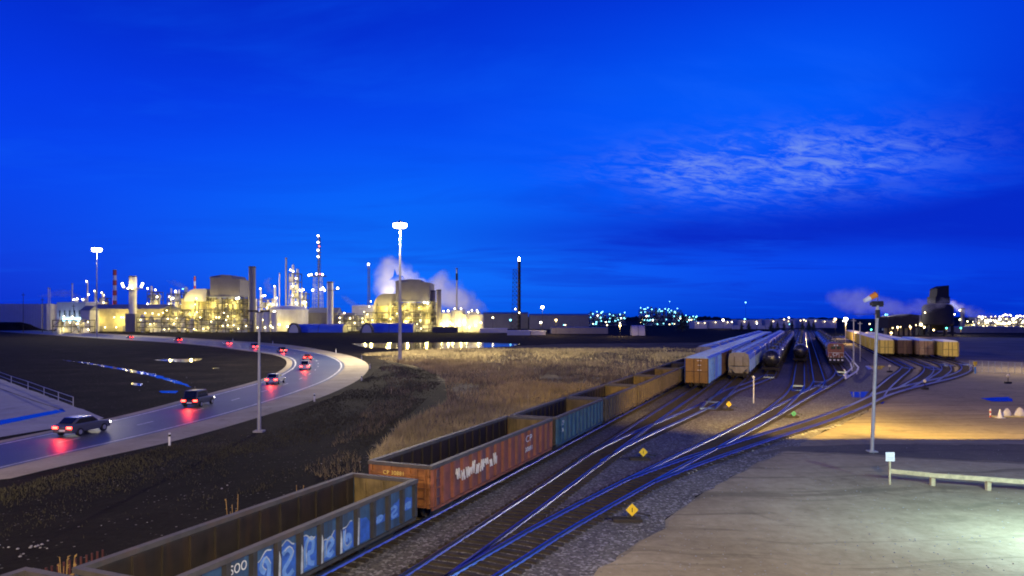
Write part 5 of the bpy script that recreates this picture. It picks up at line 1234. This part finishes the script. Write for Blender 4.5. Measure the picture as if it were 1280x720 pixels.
plume('steam_plume', 'pale lilac steam column rising left of the middle boiler house', [pl(486,386,575,9),pl(485,372,575,13),pl(483,358,575,15),pl(483,344,575,15),pl(487,333,575,13),pl(500,342,580,13),pl(516,350,580,10),pl(530,356,580,5)], ST1)
plume('steam_plume', 'broad lilac steam bank drifting right behind the thick twin stacks', [pl(608,388,600,4),pl(594,385,600,10),pl(578,378,600,17),pl(562,370,600,22),pl(548,364,600,22),pl(538,362,600,10)], ST1)
plume('steam_plume', 'small white steam puff left of the left boiler house', [pl(236,364,640,2.5),pl(229,359,640,4),pl(219,354,640,4),pl(209,351,640,1.5)], ST1)
plume('steam_plume', 'faint steam wisp over the white shed at far left', [pl(101,372,640,2),pl(90,368,640,4),pl(76,366,640,5),pl(62,369,640,4),pl(48,370,640,1.5)], ST2)
plume('steam_plume', 'thin steam curl behind the short lit columns by the dome tank', [pl(343,368,640,2.5),pl(336,361,640,4.5),pl(333,353,640,4),pl(338,348,640,1.5)], ST2)
plume('steam_plume', 'small steam tuft left of the thin lit topped mast', [pl(445,381,640,2.5),pl(437,377,640,4),pl(430,372,640,3),pl(427,370,640,1)], ST2)
plume('steam_plume', 'pale smoke drifting left in front of the black silo top', [pl(1192,378,385,3),pl(1172,379,384,6),pl(1150,385,384,9),pl(1125,385,384,11),pl(1100,380,390,14),pl(1070,376,395,17),pl(1040,372,400,10)], ST3)
plume('steam_plume', 'thin smoke veil trailing right of the black silo', [pl(1186,378,420,3),pl(1200,385,430,7),pl(1218,393,440,9),pl(1244,399,450,6),pl(1262,402,450,2)], ST3)

# ------------------------------------------------------------------ small things in the yard
def switch_stand(px, py, hpx, label, col=None, face=True):
    p = gp(px, py); t = thing('switch_stand', label, 'switch stand', p); h = hpx*p[1]/F
    b = MB(); b.box(-.9,.45,-.25,-.02,.02,.16); b.box(-.9,.45,.12,.35,.02,.16); b.build('ties', M_tie, t)
    b = MB(); b.prism([(-.24,.16),(.24,.16),(.12,.30),(-.12,.30)],'y',-.02,.28); b.tube((0,0,.16),(0,0,h-.25),.03,n=8); b.bar((.05,.02,.45),(.75,.05,.28),.06); b.bar((.75,.05,.28),(.85,.05,.28),.09); b.bar((-.1,0,.2),(-1.5,.1,.16),.05); fix_normals(b.build('throw_lever', M_black, t))
    if face:
        s_ = min(.30, h*.42); b = MB(); b.prism([(0,h-2*s_),(s_,h-s_),(0,h),(-s_,h-s_)],'y',-.06,-.04); fix_normals(b.build('diamond_target', col or M_yel, t))
        b = MB(); b.box(-.02,.02,-.066,-.062,h-s_*1.35,h-s_*.65); b.build('target_mark', M_black, t)
    return t
switch_stand(790, 652, 23, 'nearest switch stand with a yellow diamond, by the lowest tracks')
switch_stand(804, 575, 15.5, 'yellow diamond switch stand between the two pairs of near tracks')
switch_stand(911, 513, 11.5, 'smaller yellow diamond switch stand left of the white ball topped post')
M_grn = mat('green_target', (0.06, 0.30, 0.22), 0.5, var=.1)
switch_stand(992, 522, 8.5, 'switch stand with a green target beside the curving lead track', M_grn)
def lantern_stand(px, py, label):
    p = gp(px, py); t = thing('switch_lantern', label, 'switch lantern', p); b = MB(); b.box(-.4,.4,-.25,.25,0,.3); b.tube((0,0,.3),(0,0,1.0),.05,n=8); b.build('stand', M_black, t)
    b = MB(); b.sphere((0,-.02,1.15),.22,10); b.build('lantern', mat('lantern_lens', (0.85,0.75,0.45), .3, var=.1), t, True)
lantern_stand(1156, 487, 'small round switch lantern beside the rightmost lead track'); lantern_stand(1112, 465.5, 'small round switch lantern before the yellow boxcar leader'); lantern_stand(1260, 479.5, 'small round switch lantern on the pale dirt at the right')
p = gp(942, 504); t = thing('marker_post', 'white post with a ball top standing in the gravel', 'marker post', p); h = ZA(471, p[1])
b = MB(); b.tube((0,0,0),(0,0,h-.2),.07,.06,10); b.build('post', M_white, t, True); b = MB(); b.sphere((0,0,h-.05),.17,12); b.build('ball_top', M_white, t, True)
p = gp(1219, 467); t = thing('marker_post', 'short post with a yellow top at the edge of the dirt, right of the boxcars', 'marker post', p)
b = MB(); b.tube((0,0,0),(0,0,1.2),.12,n=8); b.build('lower_post', mat('blue_paint', (0.05,0.25,0.55), .5, var=.1), t); b = MB(); b.tube((0,0,1.21),(0,0,1.5),.12,n=8); b.box(-.28,.28,-.1,.1,1.51,2.1); b.build('yellow_top', M_yel, t)
# white pipe barrier next to the locomotive
t = thing('pipe_barrier', 'bent white pipe barrier on the ground right of the red locomotive', 'barrier', (0,0,0)); b = MB()
q1 = [Vector(gp(x,y,.55)) for x,y in ((1056,439.5),(1065,450),(1073,459),(1071,464),(1057,473))]; q2 = [Vector(gp(x,y,.50)) for x,y in ((1056,445),(1063,454),(1065,460),(1057,467),(1057,473))]
org = q1[0].copy(); org.z = 0; t.location = org
for q in (q1, q2): b.path([v-org for v in q], .13, 8)
b.build('rail', M_white, t, True); b = MB()
for v in q1[:-1]+q2[1:-1]: w_ = v-org; b.tube((w_.x,w_.y,0),(w_.x,w_.y,w_.z-.05),.07,n=6)
b.build('posts', M_white, t)
# square sign and wooden guard rail on the lot
p = gp(1112, 606); D = p[1]; t = thing('sign_post', 'white square sign on a thin post at the guard rail end', 'sign', p); h = ZA(565, D)
b = MB(); b.box(-.045,.045,-.045,.045,0,h-.02); b.build('post', M_wood, t); b = MB(); s_ = 5.6*D/F; b.box(-s_,s_,-.075,-.048,h-2*s_,h); sg = b.build('sign_board', M_white, t)
b = MB()
for i in range(4): b.box(-s_*.7,s_*(.7-.25*(i%2)),-.079,-.0755,h-s_*.45-i*s_*.38,h-s_*.36-i*s_*.38)
b.build('faded_lines', M_steel, sg)
A, B_ = Vector(gp(1113,590.5,.0)), Vector(gp(1300,604,.0)); z_ = .80
A = Vector(gp(1113, 604)); P2 = Vector(gp(1168, 608.5)); P3 = Vector(gp(1238, 614.5)); P4 = Vector(gp(1330, 622)); t = thing('guard_rail', 'long low wooden guard rail on posts across the parking lot', 'guard rail', A)
hz = [ZA(588.5, A.y)+0, ZA(594, P2.y), ZA(599, P3.y), ZA(606, P4.y)]; pts = [Vector((v.x,v.y,hh)) - Vector((A.x,A.y,0)) for v, hh in zip((A,P2,P3,P4), hz)]
b = MB()
for a_, c_ in zip(pts[:-1], pts[1:]): b.bar(a_, c_, .16, .24)
b.build('beam', M_wood, t)
for v in pts[1:]: b = MB(); b.box(v.x-.11,v.x+.11,v.y+.09,v.y+.29,0,v.z+.05); b.build('post', M_wood, t)
# odds and ends on a plank, right edge
p0 = gp(1240, 521.5)
def on(px): return (XA(px, p0[1]), p0[1], 0)
t = thing('timber_plank', 'long pale plank lying on the ground under the white bags', 'plank', on(1262)); b = MB(); b.box(-1.7,1.9,-.22,.22,.02,.15); b.box(-1.5,-1.3,-.3,.3,.01,.07); b.build('board', M_wood, t)
t = thing('warning_post', 'red and white warning post at the left of the plank', 'warning post', on(1238)); 
for i in range(4): b = MB(); b.tube((0,0,i*.2),(0,0,i*.2+.2),.07,n=10); b.build('band', [M_redb,M_white][i%2], t)
t = thing('traffic_cone', 'white pointed cone beside the red and white post', 'cone', tuple(Vector(on(1245.5))+Vector((0,-.5,0)))); b = MB(); b.lathe([(.28,0.05),(.22,.1),(.05,.82),(.02,.84)],(0,0,0),16); b.build('cone_body', M_white, t, True); b = MB(); b.box(-.33,.33,-.33,.33,0,.05); b.build('base', M_white, t)
def heap(name, label, px, sx_, sz, seed, m, dz=.151):
    rnd = random.Random(seed); t = thing(name, label, 'bag', tuple(Vector(on(px))+Vector((0,0,dz)))); b = MB(); n = 14
    prof = [(1.0,0),(1.08,.18),(.95,.45),(.7,.72),(.32,.95),(.05,1.0)]
    for j in range(n):
        a = 2*pi*j/n; kx = 1+.18*sin(2*a+seed)+.1*rnd.random()
        for (r, z) in prof: b.v.append((r*sx_*kx*cos(a), r*sx_*.5*kx*sin(a), z*sz*(1+.1*sin(3*a+seed))))
    m_ = len(prof)
    for j in range(n):
        for q in range(m_-1): b.f.append((j*m_+q,((j+1)%n)*m_+q,((j+1)%n)*m_+q+1,j*m_+q+1))
    b.f.append(tuple(j*m_+m_-1 for j in range(n))); b.build('sack', m, t, True)
M_bag = mat('white_sack', (0.55,0.54,0.56), .8, var=.15, dirt=(.3,.2,.2), dirt_amt=.4)
heap('sand_bag', 'slumped pale bag in the middle of the plank', 1258.5, .32, .68, 2, M_bag); heap('sand_bag', 'largest pale bag on the plank, at the picture edge', 1275, .55, .72, 5, M_bag)
# delineator posts along the road
for i, (px, py, hh, lab) in enumerate(((212,557,16,'white road post on the near shoulder, left of the unlit lamp'),(393,502,10,'white road post right of the unlit lamp'),(452,476,6.5,'lower of the white road posts at the tip of the bend'),(462.5,461,6,'white road post at the tip of the bend'),(452,450,5.5,'white road post just past the bend'),(420,441.5,5.5,'white road post on the far side of the bend'),(341,430.5,4.5,'white road post beyond the unlit lamp, far side'),(291,427,4,'farthest white road post on the far roadside'))):
    p = gp(px, py); t = thing('road_post', lab, 'road post', p, group='white road posts along the bend'); h = hh*p[1]/F
    b = MB(); b.box(-.07,.07,-.04,.04,0,h); b.build('post', M_white, t); b = MB(); b.box(-.073,.073,-.043,.043,h-.28,h-.12); b.build('band', M_black, t)
# railing along the concrete apron
pts = [gp(x,y) for x,y in ((-12,484),(14,479.5),(35,487),(55,495),(73,502),(91.5,509))]; pts[0] = gp(-12, 469); o_ = pts[0]
t = thing('handrail', 'thin steel railing along the pale concrete apron', 'railing', o_); P = [Vector(p)-Vector(o_) for p in pts]
b = MB()
for z in (.5,1.08):
    for a_, c_ in zip(P[:-1],P[1:]): b.tube((a_.x,a_.y,z),(c_.x,c_.y,z),.035,n=6)
b.build('rail', M_steel, t)
for v in P: b = MB(); b.tube((v.x,v.y,0),(v.x,v.y,1.1),.045,n=8); b.build('post', M_steel, t)
# red slatted snow fence by the blue gondola
a_, c_ = Vector(gp(54,720)), Vector(gp(104,703)); a_ = Vector(rs(-22.6,9)); c_ = Vector(rs(-22.3,17.5)); t = thing('snow_fence', 'dark red slatted fence left of the nearest gondola cars', 'fence', a_)
b = MB(); n = 44; v = c_-a_
M_slat = mat('red_slat', (0.07,0.02,0.02), .8, var=.3)
for i in range(n): q = v*(i/n); b.box(q.x-.03,q.x+.03,q.y-.02,q.y+.02,0,1.55)
b.build('slats', M_slat, t); b = MB(); b.bar((0,.03,.5),(v.x,v.y+.03,.5),.04); b.bar((0,.03,1.2),(v.x,v.y+.03,1.2),.04); b.build('rails', M_slat, t)
# chain link fence at the right edge
a_ = Vector(gp(1212,464.5)); c_ = Vector(gp(1330,470)); t = thing('chain_link_fence', 'thin wire fence at the right edge behind the dirt', 'fence', a_); v = c_-a_; n = 14; b = MB()
for i in range(n+1): q = v*(i/n); pb = MB(); pb.tube((q.x,q.y,0),(q.x,q.y,2.0),.05,n=6); pb.build('post', M_steel, t)
for i in range(240): q = v*(i/240); b.bar((q.x,q.y,.05),(q.x+.12,q.y,1.95),.012)
for z in (.05,1.0,1.95): b.bar((0,0,z),(v.x,v.y,z),.03)
b.build('mesh', M_steel, t)
# short thin stakes in the field
for i, (px, py, hh, lab) in enumerate(((640,520,9,'thin stake in the reeds above the rust red gondola'),(660,505,17,'tall thin stake in the middle of the reeds'),(625,523,11,'thin stake left of the others in the reeds'),(489,493,7,'stake at the dark mud edge of the reeds'),(727,412,9,'lone far stake at the field edge'))):
    p = gp(px, py); t = MB().tube((0,0,0),(0,0,hh*p[1]/F),.05,.03,6).build('stake', M_wood, loc=p); tag(t, lab, 'stake')

# ------------------------------------------------------------------ vehicles on the loop road
def car(label, body_m, at_i, f, tall=0.0):
    i = at_i; p = RI[i]*(1-f)+RO[i]*f; q = RI[i+1]*(1-f)+RO[i+1]*f; d = q-p
    t = thing('car', label, 'car', (p[0], p[1], .042), atan2(d[1], d[0]), 'cars leaving along the loop road')
    b = MB(); lo = [(-2.2,.32),(2.15,.30),(2.22,.55),(2.05,.82),(1.0,.95),(-1.9,1.0),(-2.22,.85)]
    b.prism(lo,'y',-.86,.86); b.prism([(1.02,.952),(.35,1.40+tall),(-1.25-tall*1.6,1.44+tall),(-1.92-tall*.6,1.002)],'y',-.70,.70); bo = fix_normals(b.build('body', body_m, t))
    bv = bo.modifiers.new('bevel','BEVEL'); bv.width = .07; bv.segments = 2; bv.limit_method = 'ANGLE'
    g_ = MB()
    for y0, y1 in ((-.715,-.702),(.702,.715)): g_.prism([(.78,1.0),(.30,1.34+tall*.9),(-1.15-tall*1.4,1.37+tall*.9),(-1.62-tall*.6,1.03)],'y',y0,y1)
    g_.quad((-1.30-tall*1.6,-.6,1.42+tall*.9),(-1.30-tall*1.6,.6,1.42+tall*.9),(-1.93-tall*.6,.6,1.04),(-1.93-tall*.6,-.6,1.04)); g_.quad((.40,.6,1.385+tall*.9),(.40,-.6,1.385+tall*.9),(1.03,-.6,.99),(1.03,.6,.99))
    go = fix_normals(g_.build('window', M_glass, t))
    for x in (-1.35,1.35):
        for y in (-.82,.82):
            w_ = MB(); w_.tube((x,y-.1,.32),(x,y+.1,.32),.32,n=16); wo_ = w_.build('wheel', M_black, t, True)
            w_ = MB(); yo = .105 if y > 0 else -.105; w_.tube((x,y+yo-.01,.32),(x,y+yo+.01,.32),.19,n=12); w_.build('rim', M_steel, wo_)
    for y in (-.62,.62):
        l_ = MB(); l_.box(-2.27,-2.20,y-.20,y+.20,.66,.84); l_.build('tail_light', E_red, t)
        l_ = MB(); l_.box(2.16,2.22,y-.2,y+.2,.58,.72); l_.build('headlight', E_head, t)
    b = MB(); b.box(-2.26,-2.222,-.26,.26,.46,.60); b.build('number_plate', M_white, t)
    lt = light('tail_glow', 'SPOT', (0,0,0), (1,.04,.03), 420, None, .15, (-4,0,0), 150, 1.0); lt.parent = t; lt.location = (-2.4,0,.75); lt.rotation_euler = Vector((-1,0,-.25)).to_track_quat('-Z','Y').to_euler()
    lh = light('head_beam', 'SPOT', (0,0,0), (1,.92,.8), 260, None, .1, (1,0,0), 60, .8); lh.parent = t; lh.location = (2.3,0,.7); lh.rotation_euler = Vector((1,0,-.12)).to_track_quat('-Z','Y').to_euler()
    return t
CP_ = {k: mat('car_'+k, c, .3, .2, var=.05, coat=.6) for k, c in dict(grey=(.10,.10,.11), dark=(.02,.022,.03), silver=(.35,.35,.36), red=(.25,.02,.02), white=(.6,.6,.6), blue=(.03,.06,.2)).items()}
def idx_at(px, py, f=.3):
    t_ = np.array(gp(px, py)[:2]); return int(np.argmin(np.linalg.norm(RI*(1-f)+RO*f - t_, axis=1)))
for k, (px, py, lab) in enumerate(((95,541,'grey'),(222,507,'dark'),(318,480,'silver'),(370,462,'white'),(392,450,'red'),(385,440,'dark'),(352,435,'blue'),(318,431,'silver'),(262,426,'red'),(205,422.5,'grey'))):
    words_ = ('grey car nearest to the viewer on the loop road, tail lamps lit','dark car second from the near end of the loop road','silver car right beside the unlit lamp pole on the loop road','white car entering the loop road bend','red car at the tip of the road bend','dark car just past the tip of the road bend','blue car on the far side of the bend, right of the lamp pole','silver car on the far road, behind the unlit lamp pole','red car on the far road below the left boiler house','grey car farthest along the loop road')
    car(words_[k], CP_[lab], max(1, min(NR-3, idx_at(px, py, .26))), .26, (0, .34, .05, .3, 0, .1, .34, 0, .3, 0)[k])

# ------------------------------------------------------------------ reeds, weeds and rubble
def in_poly(x, y, poly):
    ins = np.zeros(len(x), bool); n = len(poly)
    for i in range(n):
        x0, y0 = poly[i][:2]; x1, y1 = poly[(i+1)%n][:2]
        c = ((y0 > y) != (y1 > y)) & (x < (x1-x0)*(y-y0)/((y1-y0) if y1 != y0 else 1e-9)+x0); ins ^= c
    return ins
rng = np.random.default_rng(3)
def blades(name, poly, n, hmin, hmax, width, m, label, keep=None, near=30, far=260, lean=.25):
    P = np.array([p[:2] for p in poly]); lo, hi = P.min(0), P.max(0)
    D = near*np.exp(rng.random(n*6)*math.log(far/near)); X = lo[0]+rng.random(n*6)*(hi[0]-lo[0])
    X = np.where(rng.random(n*6) < .5, X, D*rng.uniform(-.75,.75,n*6)); ok = in_poly(X, D, poly); X, D = X[ok], D[ok]
    if keep is not None: ok = keep(X, D); X, D = X[ok], D[ok]
    X, D = X[:n], D[:n]; k = len(X); h = rng.uniform(hmin, hmax, k)*(1+.35*np.sin(X*.35)*np.sin(D*.22)); w = width*(.6+.8*rng.random(k))*np.clip(D/60, .8, 3)
    a = rng.random(k)*2*pi; L = lean*h*rng.random(k); la = rng.random(k)*2*pi
    v = np.zeros((k, 3, 3)); v[:,0] = np.c_[X-w*np.cos(a), D-w*np.sin(a), np.zeros(k)]; v[:,1] = np.c_[X+w*np.cos(a), D+w*np.sin(a), np.zeros(k)]; v[:,2] = np.c_[X+L*np.cos(la), D+L*np.sin(la), h]
    me = bpy.data.meshes.new(name); me.vertices.add(k*3); me.vertices.foreach_set('co', v.ravel()); me.loops.add(k*3); me.loops.foreach_set('vertex_index', np.arange(k*3)); me.polygons.add(k); me.polygons.foreach_set('loop_start', np.arange(k)*3); me.update(calc_edges=True); me.validate()
    me.materials.append(m); o = bpy.data.objects.new(name, me); COL.objects.link(o); return tag(o, label, 'grass', None, 'stuff')
M_reed = mat('dry_reed', (0.40, 0.32, 0.15), 0.9, var=.45, scale=.25); M_reed2 = mat('dull_reed', (0.19, 0.15, 0.085), 0.9, var=.45, scale=.2); M_gr = mat('dark_turf', (0.055, 0.05, 0.025), 0.9, var=.5, scale=.3)
_gn = np.random.default_rng(12).random((64, 64))
def vnoise(x, y):
    out = 0; amp = 1; tot = 0
    for o in range(3):
        xi = np.floor(x).astype(int); yi = np.floor(y).astype(int); fx = x-xi; fy = y-yi; fx = fx*fx*(3-2*fx); fy = fy*fy*(3-2*fy)
        gg = lambda a, b: _gn[(xi+a)%64, (yi+b)%64]
        out = out+amp*((gg(0,0)*(1-fx)+gg(1,0)*fx)*(1-fy)+(gg(0,1)*(1-fx)+gg(1,1)*fx)*fy); tot += amp; amp *= .5; x = x*2.1+7.3; y = y*2.1+3.1
    return out/tot
def patchy(X, D): return vnoise(X*.07+5, D*.035) + rng.normal(0,.07,len(X)) > .47
reeds = ipts([(462,576),(500,535),(560,503),(556,475),(520,458),(450,444),(540,437),(700,437),(880,436),(900,440),(850,462),(700,515),(560,565),(480,600)])
blades('reeds', reeds, 75000, .22, .85, .035, M_reed, 'tall dry straw coloured reeds filling the marshy field', patchy, 36, 230, .7)
blades('dull_reeds', reeds, 30000, .15, .6, .035, M_reed2, 'dull brown reed patches between the paler reeds', lambda X, D: ~patchy(X, D) & (vnoise(X*.3, D*.16) > .42), 36, 230, .8)
verge = ipts([(0,612),(100,585),(262,545),(330,530),(425,493),(462,470),(480,455),(540,462),(555,480),(510,520),(430,580),(250,640),(0,700)])
blades('turf', verge, 26000, .04, .20, .03, M_gr, 'short dark turf on the verge between the road and the gondola cars', lambda X, D: vnoise(X*.22, D*.10) + rng.normal(0,.12,len(X)) > .56, 28, 140, .8)
edge = ipts([(455,600),(450,560),(520,505),(545,480),(515,466),(480,452),(476,462),(485,485),(450,520),(380,590),(430,612)])
blades('stray_stalks', edge, 5000, .12, .6, .03, M_reed2, 'sparse dry stalks thinning out from the reeds onto the bare soil', lambda X, D: vnoise(X*.35, D*.2) > .46, 30, 160, .9)
M_weed = mat('dry_weed', (0.30, 0.19, 0.06), .9, var=.3)
for i, (r, s, lab, hh) in enumerate(((-19.6,20.6,'dry orange weed clump behind the blue gondola rim',2.9),(-19.3,23.8,'smaller weed tuft behind the blue gondola rim',2.75),(-20.9,14.9,'yellow weed tuft at the end of the red slatted fence',2.6))):
    t = thing('dry_weed', lab, 'weed', rs(r, s)); b = MB(); rnd = random.Random(i)
    for q in range(14):
        a = rnd.random()*2*pi; l_ = rnd.uniform(.05,.35); z = hh*rnd.uniform(.62,1.0)**1.5; b.bar((l_*.3*cos(a),l_*.3*sin(a),0),(l_*cos(a),l_*sin(a),z),.018); 
        for u in (.7,.85,.97): c = Vector((l_*cos(a)*u,l_*sin(a)*u,z*u)); b.quad(c, c+Vector((.06*cos(a),.06*sin(a),.05)), c+Vector((.09*cos(a+.8),.09*sin(a+.8),.1)), c+Vector((0,0,.07)))
    b.build('stems', M_weed, t)
# pale rubble lying about
M_peb = mat('pale_stone', (0.30,0.29,0.28), .9, var=.2); b = MB(); rnd = random.Random(9)
for i in range(34):
    px, py = rnd.choice(((20,682),(55,683),(30,698),(440,575),(240,610),(450,520),(225,478),(190,484),(150,660),(120,607)));  q = gp(px+rnd.gauss(0,16), py+rnd.gauss(0,3)); s_ = rnd.uniform(.03,.08); b.lathe([(.01,0),(s_,s_*.3),(s_*.6,s_*.8),(.01,s_)],q,6)
tag(b.build('rubble', M_peb), 'pale stones and scraps scattered on the dark soil', 'rubble', None, 'stuff')
b = MB(); rnd = random.Random(21)
for i in range(700):
    px = rnd.uniform(560, 1275); py = 420+300*rnd.random()**.6 if px > 900 else rnd.uniform(560, 716)
    if py < 560: continue
    q = gp(px, py); s_ = rnd.uniform(.015, .05); b.lathe([(.01,0),(s_,s_*.3),(s_*.6,s_*.7),(.01,s_*.9)],(q[0],q[1],.02),5)
tag(b.build('pebbles', M_peb), 'loose pebbles scattered over the gravel and the parking lot', 'pebbles', None, 'stuff')
b = MB()
for i in range(46):                                   # pale blocks along the outer rail of the right hand lead
    px = 860+i*4.2; py = 592-(px-860)*.42+.00055*(px-860)**2+rnd.gauss(0,.6); q = gp(px, py); b.box(q[0]-.12*rnd.random()-.05,q[0]+.12,q[1]-.1,q[1]+.1,.0,.08)
tag(b.build('stone_row', M_peb), 'row of pale stones beside the rightmost lead track', 'stones', None, 'stuff')
